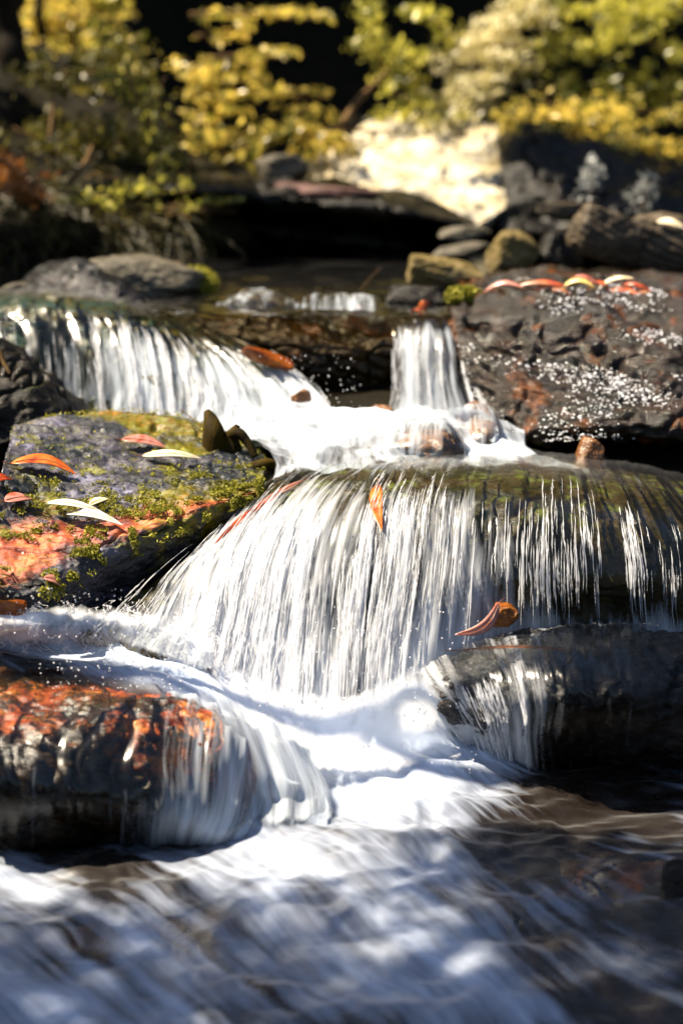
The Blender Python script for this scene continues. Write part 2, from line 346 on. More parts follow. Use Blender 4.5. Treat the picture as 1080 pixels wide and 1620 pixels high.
def strands(name, S, n, count, mat, length=(.03, .16), width=(.0003, .0012), umask=None, vr=(.1, .95), lift=(.002, .010), wig=.00035, seed=0, vjit=0, parent=None, label=None):
    r = np.random.default_rng(seed); nv, nu = S.shape[:2]
    lv = np.linalg.norm(np.diff(S, axis=0), axis=2).sum(0).mean()
    K = 12; Vs, Fs, base = [], [], 0
    tot = 0
    clusters = r.random(max(8, count // 14))
    while tot < count:
        u = clusters[r.integers(len(clusters))] + r.normal() * .006
        v0 = r.uniform(vr[0], vr[1]) + (.10 * math.sin(u * 23 + 1) + .05 * math.sin(u * 61)) * (vjit)
        if not 0.01 < u < .99: continue
        if umask is not None and r.random() > umask(u, v0): continue
        tot += 1
        l = r.uniform(*length) * (r.random() * .7 + .5) / lv
        v = np.linspace(v0, min(v0 + l, 1), K)
        uu = u + (wig * np.cumsum(r.normal(size=K)) + 0 * v) / 1.0
        uu = np.clip(uu, 0, 1)
        iu = np.clip(uu * (nu - 1), 0, nu - 1.001); iv = np.clip(v * (nv - 1), 0, nv - 1.001)
        a, b = iv.astype(int), iu.astype(int); fa, fb = (iv - a)[:, None], (iu - b)[:, None]
        p = (S[a, b] * (1 - fa) * (1 - fb) + S[a + 1, b] * fa * (1 - fb) + S[a, b + 1] * (1 - fa) * fb + S[a + 1, b + 1] * fa * fb)
        nn = n[a, b]; p = p + nn * r.uniform(*lift)
        t = np.gradient(p, axis=0); t /= np.linalg.norm(t, axis=1, keepdims=True) + 1e-9
        s = np.cross(t, nn); s /= np.linalg.norm(s, axis=1, keepdims=True) + 1e-9
        wd = r.uniform(*width) * np.sin(np.linspace(.08, math.pi - .08, K))[:, None] * (1 + .5 * r.normal(size=(K, 1)).clip(-1, 1))
        ring = np.stack([p + s * wd, p + nn * wd * .8, p - s * wd], 1)      # K x 3 x 3
        Vs.append(ring.reshape(-1, 3))
        ii = np.arange(K - 1)[:, None] * 3 + base
        for c in range(3):
            d = (c + 1) % 3
            Fs.append(np.concatenate([ii + c, ii + d, ii + d + 3, ii + c + 3], 1))
        base += K * 3
    o = mesh_obj(name, np.concatenate(Vs), np.concatenate(Fs), mat, parent=parent); o['kind'] = 'stuff'
    if label: o['label'] = label
    return o

_ico = None
def ico(sub):
    b = bmesh.new(); bmesh.ops.create_icosphere(b, subdivisions=sub, radius=1)
    V = np.array([v.co[:] for v in b.verts]); F = np.array([[v.index for v in f.verts] for f in b.faces]); b.free(); return V, F
ICO5, ICO1 = ico(6), ico(1)
def beads(name, pts, rad, mat, sq=None, parent=None, label=None):
    V0, F0 = ICO1; k = len(pts); sc = np.asarray(rad)[:, None, None]
    S3 = np.ones((k, 1, 3)) if sq is None else sq[:, None, :]
    V = pts[:, None, :] + V0[None] * sc * S3; F = F0[None] + (np.arange(k) * len(V0))[:, None, None]
    o = mesh_obj(name, V, F.reshape(-1, 3), mat, parent=parent); o['kind'] = 'stuff'
    if label: o['label'] = label
    return o

def stone(name, px, py, Y, wpx, hpx, mat, label, seed=0, dep=.8, planes=14, rot=(0, 0, 0), amp=.05, sharp=.0, cat='rock', group=None, parent=None, strata=0):
    """Angular stone: smooth minimum of random cutting planes, then worn by noise. wpx/hpx = size in the photo."""
    V, F = ICO5; r = np.random.default_rng(seed + 100)
    N_ = r.normal(size=(planes, 3)); N_ /= np.linalg.norm(N_, axis=1, keepdims=True)
    N_ = np.concatenate([N_, [[0, 0, 1], [0, 0, -1], [.9, 0, .1], [-.9, .1, 0], [0, -1, .1], [0, 1, 0]]])
    H = r.uniform(.78, 1.0, len(N_))
    D = V @ N_.T; D = np.where(D > .05, H / np.maximum(D, .05), 1e3)
    k = 16 + sharp; R = (np.maximum(D, 1e-3) ** -k).sum(1) ** (-1 / k)
    R = R / np.percentile(R, 92)
    Q = V * R[:, None]
    s = Y / FPX; hx, hz = wpx * s / 2, hpx * s / 2
    sc = np.array([hx, (hx + hz) / 2 * dep * 1.2, hz])
    Q = Q * (1 + amp * fbm(Q * 2.2 + seed, 4, seed))[:, None]
    Q = Q + V * (.018 * fbm(Q * 11, 3, seed))[:, None]
    if strata: Q = Q + V * (strata * (np.abs((Q[:, 2] * 5 + .6 * noise(Q * 2, 3)) % 1 - .5)))[:, None]
    R3 = np.array(Matrix.Rotation(rot[2], 3, 'Z') @ Matrix.Rotation(rot[1], 3, 'Y') @ Matrix.Rotation(rot[0], 3, 'X'))
    W = (Q * sc) @ R3.T + P(px, py, Y=Y)
    o = mesh_obj(name, W, F, mat, parent=parent)
    if parent is None: tag(o, label, cat, group)
    return o

def tube(name, pts, r0, r1, mat, parent=None, sides=7, sub=6, wob=0.0, seed=0):
    A = spline(np.array(pts, float), (len(pts) - 1) * sub + 1); k = len(A)
    if wob: A = A + wob * np.stack([noise(A * 14, seed + i) for i in range(3)], -1)
    t = np.gradient(A, axis=0); t /= np.linalg.norm(t, axis=1, keepdims=True)
    s = np.cross(t, [.31, .2, .93]); s /= np.linalg.norm(s, axis=1, keepdims=True); b = np.cross(t, s)
    rr = np.linspace(r0, r1, k)[:, None, None]; an = np.linspace(0, 2 * math.pi, sides, endpoint=False)
    ring = A[:, None] + rr * (np.cos(an)[None, :, None] * s[:, None] + np.sin(an)[None, :, None] * b[:, None])
    V = ring.reshape(-1, 3); F = []
    for i in range(k - 1):
        for j in range(sides):
            j2 = (j + 1) % sides; F.append([i * sides + j, i * sides + j2, (i + 1) * sides + j2, (i + 1) * sides + j])
    return mesh_obj(name, V, np.array(F), mat, parent=parent)

# ------------------------------------------------------------------ ground
def ground_h(x, y):
    z = np.interp(y, [-3, 2.2, 2.75, 3.0, 3.25, 3.6, 3.95, 4.3, 5.4, 5.8, 6.3, 7.2, 9, 10.2, 12, 16], [-.3, -.16, -.10, -.02, .20, .28, .40, .47, .46, .52, .55, .55, .6, 1.2, 3.6, 9])
    side = np.clip(np.abs(x) - (.95 + .06 * y), 0, None) ** 1.3 * .9
    side = 1.3 * np.tanh(side / 1.3)
    lb = smooth(-.28, -1.1, x) * smooth(4.9, 6.2, y) * .45
    return z + side + lb
gx, gy = np.meshgrid(np.concatenate([np.linspace(-14, -2.6, 40), np.linspace(-2.5, 2.5, 230), np.linspace(2.6, 14, 40)]), np.concatenate([np.linspace(-6, 1.8, 20), np.linspace(1.9, 8.5, 300), np.linspace(8.7, 26, 60)]))
gz = ground_h(gx, gy); gp = np.stack([gx, gy, gz], -1)
gz = gz + .03 * fbm(gp * 4, 4, 5) + .012 * fbm(gp * 16, 3, 8)
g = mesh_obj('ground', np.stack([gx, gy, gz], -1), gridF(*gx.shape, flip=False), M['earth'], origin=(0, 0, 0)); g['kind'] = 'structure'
bx_, by_ = np.meshgrid(np.linspace(-1.1, 1.1, 260), np.linspace(1.5, 3.3, 260))
bz = ground_h(bx_, by_) + .012 + .035 * fbm(np.stack([bx_, by_, 0 * bx_], -1) * 7, 4, 51)
g = mesh_obj('streambed', np.stack([bx_, by_, bz], -1), gridF(260, 260), M['bed']); g['kind'] = 'structure'

# ------------------------------------------------------------------ main rock and its curtain
dome_rows = [
 [(455,735,3.70),(480,734,3.70),(540,728,3.70),(620,724,3.70),(720,720,3.70),(820,720,3.70),(920,724,3.70),(1010,735,3.70),(1090,750,3.70)],
 [(440,752,3.38),(470,748,3.38),(540,743,3.37),(620,740,3.36),(720,736,3.36),(820,736,3.36),(920,742,3.36),(1010,756,3.36),(1100,778,3.36)],
 [(392,800,3.22),(432,784,3.20),(500,772,3.18),(600,764,3.17),(710,760,3.17),(820,764,3.17),(930,775,3.17),(1035,795,3.17),(1140,825,3.2)],
 [(330,865,3.10),(385,840,3.08),(455,825,3.06),(570,815,3.04),(695,812,3.03),(815,818,3.03),(940,832,3.03),(1055,855,3.04),(1170,890,3.08)],
 [(240,925,3.00),(340,910,3.00),(420,905,2.99),(550,900,2.97),(685,895,2.97),(812,895,2.97),(948,900,2.97),(1062,915,3.0),(1185,940,3.04)],
 [(180,965,2.94),(315,985,2.94),(395,1000,2.94),(538,1010,2.93),(668,1000,2.93),(808,975,2.96),(952,970,2.97),(1066,975,3.0),(1190,990,3.04)],
 [(120,1010,2.90),(290,1060,2.89),(375,1090,2.89),(530,1135,2.88),(650,1120,2.89),(800,1080,2.95),(955,1060,2.97),(1070,1060,3.0),(1195,1060,3.04)],
]
o, Gd = rock('boulder', dome_rows, M['dome'], 'broad mossy green and brown boulder under the largest central curtain of water', amp=.010, fr=7, seed=2, thick=(0, .12, -.14))
def f_main(U, V, G):
    px_u = U
    low = smooth(.30, .62, V)
    f = -.09 + .50 * low + .49 * smooth(.72, .95, V)
    f += .22 * np.exp(-((U - .22) / .12) ** 2) * smooth(.25, .5, V)
    right = smooth(.50, .66, U)
    f -= .34 * right * smooth(.3, .5, V) * (1 - smooth(.80, .95, V))
    f += .30 * np.exp(-((U - .745) / .035) ** 2) * smooth(.45, .6, V) * right
    f -= .16 * smooth(.84, .9, U) * (1 - smooth(.8, .95, V))
    f += .25 * (1 - smooth(.0, .16, V))
    f += .16 * (1 - smooth(.3, .5, U)) * smooth(.15, .4, V)
    f -= .30 * np.exp(-((U - .04) / .07) ** 2) * smooth(.5, .8, V)
    return f + .10 * noise(np.stack([U * 30, V * 1.5, U * 0], -1), 5)
_f0 = f_main
def f_main(U, V, G): return _f0(U, V, G) + .34 * fbm(np.stack([U * 15, V * 1.0, U * 0], -1), 3, 55) * smooth(.2, .4, V)
wf, Sm, nm = sheet('waterfall', dome_rows, M['fall'], f_main, res=.0035, off=.014, amp=.003, fr=(85, 4), seed=3, edge=(.10, .03, .04, .04))
strands('water_streaks', Sm, nm, 1800, M['streak'], length=(.04, .26), umask=lambda u, v: (0 if .325 < u < .385 and v < .62 else 1) * (.25 if v < .45 else 1) * ((.15 + .35 * math.sin(u * 47 + 2) ** 2) * (v < .68) if u > .48 else 1) * (.4 if u > .84 else 1) * (.12 if u < .12 else 1), vr=(.40, .93), seed=5, vjit=.8, parent=wf)

# ------------------------------------------------------------------ upper left fall
ul_rows = [
 [(-60,468,4.35),(100,465,4.35),(190,474,4.3),(235,484,4.25),(262,492,4.25),(290,498,4.3)],
 [(-60,480,4.05),(100,481,4.02),(200,495,4.02),(258,512,4.02),(305,524,4.04),(345,530,4.08)],
 [(-60,525,3.93),(110,520,3.92),(222,538,3.90),(300,560,3.89),(370,570,3.90),(440,575,3.94)],
 [(-60,600,3.86),(122,600,3.84),(242,612,3.81),(325,625,3.79),(425,632,3.79),(508,625,3.82)],
 [(-60,680,3.82),(130,690,3.80),(255,695,3.76),(345,705,3.70),(450,702,3.67),(545,680,3.70)],
]
rock('boulder', ul_rows, M['upleft'], 'rounded brown boulder beneath the upper left curtain of water', amp=.014, fr=8, seed=12, thick=(0, .15, -.1))
def f_ul(U, V, G):
    f = -.10 + .70 * smooth(.40, .66, V) + .25 * smooth(.75, 1, V)
    f -= .35 * (1 - smooth(.12, .3, U)) * (1 - smooth(.6, .9, V))
    f += .22 * smooth(.55, .85, U) * smooth(.25, .5, V)
    return f + .1 * noise(np.stack([U * 22, V * 1.5, U * 0], -1), 9)
wu, Su, nu_ = sheet('waterfall', ul_rows, M['fall_soft'], f_ul, res=.0045, off=.012, amp=.005, fr=(60, 5), seed=13, edge=(.03, .05, .05, .02))
strands('water_streaks', Su, nu_, 900, M['streak'], umask=lambda u, v: (.2 if v < .45 else 1) * (.2 if u < .25 else 1) * (.5 if u > .7 else 1), vr=(.42, .9), seed=15, parent=wu)

# ------------------------------------------------------------------ wedge rock between the two upper falls, and the chute
wedge_rows = [
 [(240,508,4.5),(330,484,4.5),(400,464,4.5),(480,474,4.5),(560,486,4.5),(640,492,4.5)],
 [(255,512,4.22),(330,492,4.20),(400,478,4.16),(480,492,4.14),(560,505,4.10),(632,514,4.08)],
 [(275,520,4.12),(340,515,4.08),(410,510,4.02),(490,530,3.98),(560,545,3.95),(628,552,3.96)],
 [(300,530,4.10),(370,550,4.06),(440,572,4.00),(500,590,3.97),(562,598,3.97),(628,600,4.0)],
 [(320,545,4.15),(400,590,4.12),(470,625,4.08),(520,650,4.05),(570,660,4.05),(630,665,4.08)],
]
rock('boulder', wedge_rows, M['wedge'], 'dark wedge shaped brown rock between the upper left fall and the narrow chute', amp=.014, fr=9, seed=22, strata=.004)
wed_film = [[(a, b - 3, c - .012) for a, b, c in r[1:]] for r in wedge_rows[:3]]
sheet('water_film', wed_film, M['fall_soft'], lambda U, V, G: .05 + .35 * (1 - smooth(.45, .75, V)) + .1 * noise(np.stack([U * 20, V * 4, U * 0], -1), 4), res=.006, off=.006, amp=.004, fr=(30, 20), seed=24, edge=(.08, .02, .1, .35))
chute_rows = [
 [(590,488,4.35),(640,489,4.35),(690,489,4.35),(722,490,4.35)],
 [(612,505,4.04),(652,501,4.02),(696,501,4.02),(724,505,4.04)],
 [(625,545,3.94),(662,535,3.90),(702,535,3.90),(722,545,3.93)],
 [(627,605,3.89),(664,605,3.84),(712,605,3.82),(748,612,3.84)],
 [(618,690,3.84),(668,698,3.79),(740,702,3.74),(812,706,3.70)],
]
rock('boulder', [[(a, b, c + .02) for a, b, c in r] for r in chute_rows], M['wedge'], 'brown sill of rock behind the narrow right hand chute of water', amp=.008, seed=33)
wc, Sc_, nc_ = sheet('waterfall', chute_rows, M['fall_soft'], lambda U, V, G: -.04 + .56 * smooth(.30, .55, V) + .3 * smooth(.75, 1, V) + .25 * fbm(np.stack([U * 9, V, U * 0], -1), 2, 56) - .12 * (1 - V) * smooth(.2, .6, V) * np.exp(-((U - .42) / .12) ** 2), res=.004, off=.010, amp=.004, fr=(70, 5), seed=34, edge=(.05, .05, .05, .02))
strands('water_streaks', Sc_, nc_, 260, M['streak'], vr=(.4, .9), umask=lambda u, v: .3 if v < .45 else 1, seed=35, parent=wc)

# ------------------------------------------------------------------ middle basin
basin_rows = [
 [(360,640,.44),(440,640,.44),(520,640,.43),(600,645,.43),(680,650,.43),(760,650,.43),(830,690,.385)],
 [(372,672,.42),(450,670,.415),(530,665,.415),(610,668,.415),(690,672,.41),(770,680,.40),(840,705,.378)],
 [(400,705,.395),(470,700,.395),(545,695,.395),(620,700,.392),(700,705,.385),(780,712,.382),(880,722,.374)],
 [(430,735,.378),(480,726,.380),(550,722,.380),(625,722,.380),(705,724,.378),(790,728,.376),(920,735,.372)],
 [(425,765,.366),(478,750,.372),(548,745,.372),(625,742,.372),(712,741,.372),(800,742,.372),(960,752,.370)],
]
sheet('water', basin_rows, M['foam'], lambda U, V, G: .56 + .2 * fbm(G * 14, 3, 61) - .25 * smooth(.5, .75, V) * smooth(.5, .8, U) + .15 * (1 - V) - .45 * smooth(.9, 1, V), res=.005, off=.0, amp=.004, fr=(30, 12), seed=41, lump=.010, edge=(.04, .03, .0, .02))
ba = [
 [(585,690,3.58),(625,668,3.60),(665,660,3.62),(705,664,3.62),(735,685,3.60)],
 [(578,705,3.50),(620,685,3.48),(662,677,3.48),(708,680,3.48),(742,700,3.50)],
 [(575,722,3.46),(618,708,3.42),(660,703,3.41),(710,705,3.41),(748,718,3.44)],
 [(575,738,3.46),(618,735,3.41),(660,734,3.40),(710,734,3.40),(750,738,3.43)],
]
rock('boulder', ba, M['tan'], 'small tan boulder veiled by water in the middle basin', amp=.008, seed=43, thick=(0, .08, -.03))
_, Sa, na = sheet('water_film', ba, M['fall_soft'], lambda U, V, G: .42 + .25 * (1 - smooth(.1, .5, V)) + .25 * smooth(.75, 1, V), res=.004, off=.006, amp=.003, fr=(50, 6), seed=44, edge=(.1, .1, .1, .05))
bb = [
 [(722,655,3.66),(745,640,3.70),(768,642,3.70),(785,660,3.68)],
 [(722,675,3.56),(748,658,3.56),(775,658,3.56),(796,680,3.58)],
 [(725,705,3.50),(752,690,3.48),(780,690,3.48),(800,705,3.52)],
 [(725,735,3.48),(755,732,3.46),(782,732,3.46),(804,732,3.5)],
]
rock('boulder', bb, M['tan'], 'rounded pinkish tan boulder at the right foot of the narrow chute', amp=.008, seed=46, thick=(0, .08, -.03))
sheet('water_film', bb, M['fall_soft'], lambda U, V, G: .42 + .2 * (1 - V) - .3 * smooth(.5, .9, U), res=.004, off=.006, amp=.003, fr=(50, 6), seed=47, edge=(.12, .15, .1, .05))
stone('boulder', 605, 655, 3.75, 50, 36, M['tan'], 'small pale tan stone just left of the foot of the narrow chute', seed=48)
stone('boulder', 478, 632, 3.66, 36, 34, M['tan'], 'small brownish stone poking through the upper left cascade', seed=49)
stone('boulder', 425, 568, 3.86, 90, 30, M['orange'], 'glossy orange brown wet stone at the foot of the dark wedge rock', seed=50, rot=(0, .38, 0))

# ------------------------------------------------------------------ right big rock, white beads standing in for sun glints
rr_rows = [
 [(715,478,4.4),(765,462,4.4),(835,450,4.4),(925,450,4.4),(1010,455,4.4),(1130,468,4.4)],
 [(712,490,4.00),(762,472,3.98),(832,462,3.96),(922,463,3.95),(1010,468,3.95),(1130,480,3.95)],
 [(724,540,3.90),(775,525,3.84),(842,515,3.80),(925,515,3.79),(1010,518,3.79),(1130,525,3.79)],
 [(740,600,3.82),(790,590,3.74),(850,582,3.69),(930,580,3.67),(1015,582,3.67),(1130,590,3.67)],
 [(772,655,3.74),(812,650,3.65),(865,645,3.58),(935,640,3.56),(1020,640,3.56),(1130,645,3.56)],
 [(800,690,3.68),(832,690,3.60),(880,688,3.53),(940,684,3.50),(1025,684,3.50),(1130,690,3.50)],
 [(805,705,3.85),(835,706,3.85),(880,708,3.82),(940,708,3.80),(1025,708,3.80),(1130,712,3.80)],
]
_, Gr = rock('boulder', rr_rows, M['wetface'], 'large layered wet rock at right dotted with white beads for sun glints', res=.004, amp=.016, fr=9, seed=52, strata=.007, thick=(.02, .2, .02), fine=.004)
nr = normals(Gr); r_ = np.random.default_rng(3); pts, rad = [], []
nvr, nur = Gr.shape[:2]
while len(pts) < 1500:
    u, v = r_.random(), r_.uniform(.12, .84)
    x = Gr[int(v * (nvr - 1)), int(u * (nur - 1))]
    band = noise(np.array([x[0] * 5, x[1] * 5, (x[2] + .12 * x[0]) * 42]), 77)
    blob = noise(x * 7, 78)
    dens = .25 + 1.0 * smooth(.25, .75, u) * smooth(.1, .3, v) * (1 - .75 * smooth(.55, .8, v))
    if r_.random() < dens * (smooth(.0, .5, .55 * band + 1.1 * blob)):
        pts.append(x + nr[int(v * (nvr - 1)), int(u * (nur - 1))] * .012); rad.append(.0006 + .0016 * r_.random() ** 2)
rad = np.array(rad)
beads('glint_beads', np.array(pts), rad, M['bead'], sq=np.stack([r_.uniform(1, 2.0, len(rad)), np.ones(len(rad)), r_.uniform(.6, 1, len(rad))], -1), label='white beads standing in for sun glints on the large layered wet rock')
stone('stone', 932, 716, 3.46, 52, 62, M['tan'], 'reddish brown pointed stone wedged under the large layered rock', seed=56, rot=(0, .3, 0), planes=6)

# ------------------------------------------------------------------ dark rock left, leaf rock
dk_rows = [
 [(-80,500,4.0),(-10,520,4.0),(40,555,3.95),(95,600,3.9),(140,640,3.88)],
 [(-80,520,3.80),(-10,535,3.78),(45,575,3.74),(100,620,3.72),(150,655,3.74)],
 [(-80,600,3.62),(-10,610,3.60),(50,630,3.60),(105,655,3.62),(150,668,3.68)],
 [(-80,700,3.55),(-10,700,3.54),(50,695,3.56),(105,690,3.60),(150,685,3.68)],
]
rock('boulder', dk_rows, M['dark'], 'dark mossy rock at the left edge in front of the upper curtain', amp=.016, seed=62)
leaf_rows = [
 [(20,690,3.60),(100,670,3.66),(200,660,3.70),(300,672,3.70),(385,705,3.62),(430,738,3.50)],
 [(20,682,3.42),(100,662,3.48),(200,656,3.52),(300,668,3.52),(380,702,3.45),(420,738,3.36)],
 [(0,760,3.12),(90,748,3.20),(190,738,3.25),(290,738,3.28),(360,745,3.28),(418,757,3.27)],
 [(-20,850,3.00),(70,830,3.04),(170,805,3.10),(270,790,3.13),(350,780,3.18),(417,768,3.21)],
 [(-40,930,2.86),(60,915,2.90),(150,872,2.97),(250,828,3.04),(340,795,3.12),(415,774,3.18)],
 [(-40,985,2.87),(90,958,2.91),(160,925,2.97),(255,878,3.05),(345,828,3.13),(414,795,3.20)],
 [(-40,1060,3.02),(100,1010,3.08),(190,980,3.12),(280,945,3.2),(350,880,3.24),(412,830,3.28)],
]
_, Gl = rock('boulder', leaf_rows, M['leafrock'], 'flat topped mossy slab of rock strewn with fallen leaves at left', res=.0035, amp=.007, fr=9, seed=65, strata=.002, thick=(0, .1, -.12), fine=.003,
    stain=lambda u, v: 1.0 * np.exp(-((v - .64 + .08 * (1 - u)) / (.05 + .06 * (1 - u))) ** 2) * (v < .70) * (.75 + .25 * np.sin(u * 9)**2) + .10)

# ------------------------------------------------------------------ lower left and right rocks
ll_rows = [
 [(-60,1056,.150),(80,1060,.152),(180,1074,.148),(270,1098,.138),(345,1130,.118),(400,1172,.085)],
 [(-60,1078,.158),(75,1084,.158),(175,1102,.154),(265,1126,.142),(345,1162,.116),(408,1208,.070)],
 [(-60,1122,.150),(68,1132,.146),(165,1152,.136),(258,1184,.112),(335,1224,.078),(400,1262,.030)],
 [(-60,1172,.128),(60,1190,.116),(152,1218,.096),(240,1254,.064),(312,1286,.030),(372,1310,.0)],
 [(-60,1250,2.57),(60,1262,2.565),(150,1280,2.575),(235,1302,2.59),(300,1318,2.60),(352,1330,2.61)],
 [(-60,1390,2.66),(60,1385,2.66),(150,1370,2.67),(230,1350,2.67),(290,1345,2.67),(345,1345,2.66)],
]
_, Gll = rock('boulder', ll_rows, M['lowleft'], 'wet rust orange and dark rock low at left with water running off its side', amp=.012, fr=10, seed=72, strata=.003, res=.004, stain=lambda u, v: .50 * smooth(.60, .46, v) * (.7 + .5 * noise(np.stack([u * 9, v * 12, u * 0], -1), 3)) + .12 * (v < .6))
wl, Sl, nl = sheet('waterfall', [[(a + (26 if k > 2 else 10) * (i >= 3), b, c) for i, (a, b, c) in enumerate(r)] for k, r in enumerate(ll_rows)], M['fall_soft'],
      lambda U, V, G: -.06 + .80 * smooth(.46, .95, U + .12 * smooth(.4, .8, V)) + .12 * smooth(.55, .8, V) + .5 * (1 - smooth(0, .13, V)) + .10 * noise(np.stack([U * 12, V * 2, U * 0], -1), 6), res=.004, off=.010, amp=.004, fr=(50, 6), seed=74, edge=(0, .0, .05, .03))
lr_rows = [
 [(625,1085,3.02),(700,1032,3.05),(800,1003,3.05),(900,992,3.05),(1000,990,3.05),(1140,1004,3.05)],
 [(632,1092,2.92),(712,1046,2.89),(808,1018,2.88),(900,1006,2.87),(1000,1005,2.87),(1140,1020,2.88)],
 [(650,1105,2.88),(735,1078,2.81),(822,1056,2.78),(905,1046,2.76),(1000,1048,2.76),(1140,1062,2.77)],
 [(685,1130,2.87),(760,1118,2.78),(838,1104,2.735),(912,1098,2.71),(1005,1100,2.70),(1140,1114,2.71)],
 [(720,1150,2.86),(775,1155,2.81),(838,1158,2.77),(900,1155,2.74),(1000,1165,2.73),(1140,1175,2.73)],
 [(750,1200,2.90),(795,1212,2.86),(842,1218,2.82),(900,1212,2.82),(1000,1225,2.82),(1140,1235,2.82)],
]
_, Glr = rock('boulder', lr_rows, M['lowright'], 'dark blue black wet rock low at right with thin streams running off it', amp=.012, fr=10, seed=82, strata=.0, res=.004, fine=.004)
def f_lr(U, V, G):
    f = .30 + .14 * smooth(.45, .7, V) + .30 * np.exp(-((U - .08) / .09) ** 2) + .28 * smooth(.55, .8, V) * (1 - smooth(.38, .46, U)) + .6 * (1 - smooth(.0, .16, V)) * smooth(.2, .4, U)
    return f - .36 * smooth(.42, .60, U) * smooth(.2, .35, V) + .10 * noise(np.stack([U * 25, V * 2, U * 0], -1), 7)
wr, Sr, nr2 = sheet('waterfall', lr_rows, M['fall'], f_lr, res=.0035, off=.009, amp=.0035, fr=(75, 6), seed=84, edge=(.03, .40, .03, .03))
strands('water_streaks', Sr, nr2, 520, M['streak'], umask=lambda u, v: (1 if u < .40 else 0), length=(.02, .08), width=(.0005, .0013), vr=(.45, .9), seed=85, parent=wr)
stone('stone', 1085, 1395, 2.42, 110, 90, M['dark'], 'black rock at the right edge beside the foreground rapids', seed=88)

sheet('waterfall', [
 [(262,1072,.160),(345,1100,.142),(420,1138,.112),(485,1180,.066)],
 [(285,1112,.150),(368,1146,.120),(440,1186,.078),(508,1226,.038)],
 [(330,1190,.098),(400,1220,.068),(468,1246,.040),(532,1262,.022)],
 [(345,1260,.040),(412,1270,.026),(476,1278,.018),(540,1284,.014)],
 [(350,1330,-.012),(418,1325,-.006),(480,1318,.002),(545,1312,.008)]],
 M['fall_soft'], lambda U, V, G: .62 + .25 * U - .12 * V + .08 * noise(np.stack([U * 10, V * 2, U * 0], -1), 16), res=.005, off=.012, amp=.004, fr=(40, 5), seed=210, edge=(.35, .2, .15, .15))

# ------------------------------------------------------------------ foreground rapids
fw_rows = [
 [(-60,965,.205),(100,972,.200),(240,1000,.175),(370,1050,.125),(500,1095,.085),(560,1110,.075),(660,1095,.085),(760,1150,.05),(900,1180,.03),(1180,1190,.035)],
 [(-60,1015,.190),(100,1020,.185),(240,1045,.170),(385,1090,.115),(500,1140,.070),(570,1160,.055),(660,1140,.065),(770,1190,.035),(900,1215,.022),(1180,1225,.02)],
 [(-60,1058,.172),(100,1062,.168),(240,1090,.152),(395,1150,.095),(490,1195,.040),(580,1210,.035),(670,1195,.040),(780,1225,.022),(900,1245,.014),(1180,1260,.01)],
 [(-60,1200,.02),(90,1205,.02),(200,1215,.02),(350,1245,.02),(470,1250,.020),(590,1255,.022),(690,1245,.022),(790,1262,.012),(900,1280,.006),(1180,1300,.005)],
 [(-60,1330,-.020),(90,1330,-.02),(220,1315,-.015),(350,1305,.0),(470,1305,.010),(600,1310,.012),(700,1300,.010),(800,1310,.004),(920,1325,.0),(1180,1345,.0)],
 [(-60,1400,-.030),(90,1400,-.03),(240,1390,-.025),(360,1380,-.015),(480,1375,-.005),(610,1380,.0),(710,1375,.0),(810,1380,-.004),(940,1390,-.008),(1180,1400,-.01)],
 [(-60,1500,-.040),(90,1500,-.04),(240,1495,-.035),(370,1490,-.025),(490,1485,-.018),(620,1485,-.012),(730,1480,-.012),(840,1480,-.018),(960,1490,-.025),(1180,1500,-.03)],
 [(-60,1620,-.055),(90,1620,-.055),(240,1620,-.05),(380,1615,-.042),(510,1610,-.035),(640,1605,-.032),(760,1605,-.032),(880,1610,-.040),(1000,1615,-.05),(1180,1620,-.055)],
 [(-60,1780,-.075),(90,1780,-.075),(240,1780,-.07),(380,1780,-.062),(510,1780,-.055),(640,1780,-.052),(760,1780,-.052),(880,1780,-.060),(1000,1780,-.07),(1180,1780,-.075)],
]
fd = dense(np.array([
 [.8, .85, 1, 1.1, 1.2, 1.2, 1.1, .9, .5, .6],
 [.65, .7, .85, 1.0, 1.2, 1.2, 1.1, .8, .3, .4],
 [.4, .5, .7, .85, 1.1, 1.2, 1.0, .6, .25, .3],
 [.3, .4, .5, .62, .78, .84, .7, .52, .22, .3],
 [.42, .46, .5, .58, .64, .62, .52, .42, .26, .35],
 [.50, .50, .52, .56, .62, .62, .58, .46, .34, .3],
 [.55, .55, .52, .52, .62, .68, .62, .50, .40, .38],
 [.62, .62, .56, .48, .48, .50, .48, .42, .34, .42],
 [.62, .6, .54, .46, .44, .42, .40, .36, .3, .4]])[..., None], 200, 200)[..., 0]
def f_fw(U, V, G):
    return fd[(V * 199).astype(int), (U * 199).astype(int)] - .05 + .16 * fbm(G * np.array([9, 6, 9]), 3, 3)
sheet('water', fw_rows, M['run'], f_fw, res=.0045, off=0, amp=.003, fr=(12, 5), seed=91, lump=.009, edge=(0, 0, .02, 0))

# churned foam where the curtains land
foam_sheets = []
def f_fm(U, V, G): return .75 + .25 * np.sin(np.pi * V) + .06 * noise(G * 14, 3)
o_, S_, n_ = sheet('foam', [
 [(330,1005,2.87),(385,1040,2.86),(440,1060,2.85),(520,1075,2.84),(600,1060,2.84),(650,1030,2.86),(700,1040,2.87)],
 [(320,1045,2.84),(375,1085,2.83),(440,1110,2.82),(520,1125,2.81),(600,1110,2.81),(655,1095,2.82),(712,1110,2.82)],
 [(330,1085,.145),(400,1130,.115),(460,1170,.085),(530,1185,.07),(610,1175,.07),(670,1160,.065),(735,1170,.06)],
 [(350,1125,.12),(420,1180,.08),(480,1222,.05),(545,1238,.04),(625,1232,.04),(700,1210,.035),(770,1215,.03)]],
 M['foam_white'], f_fm, res=.005, off=0, amp=.004, fr=(20, 12), seed=201, lump=.003, edge=(.12, .12, .45, .25))
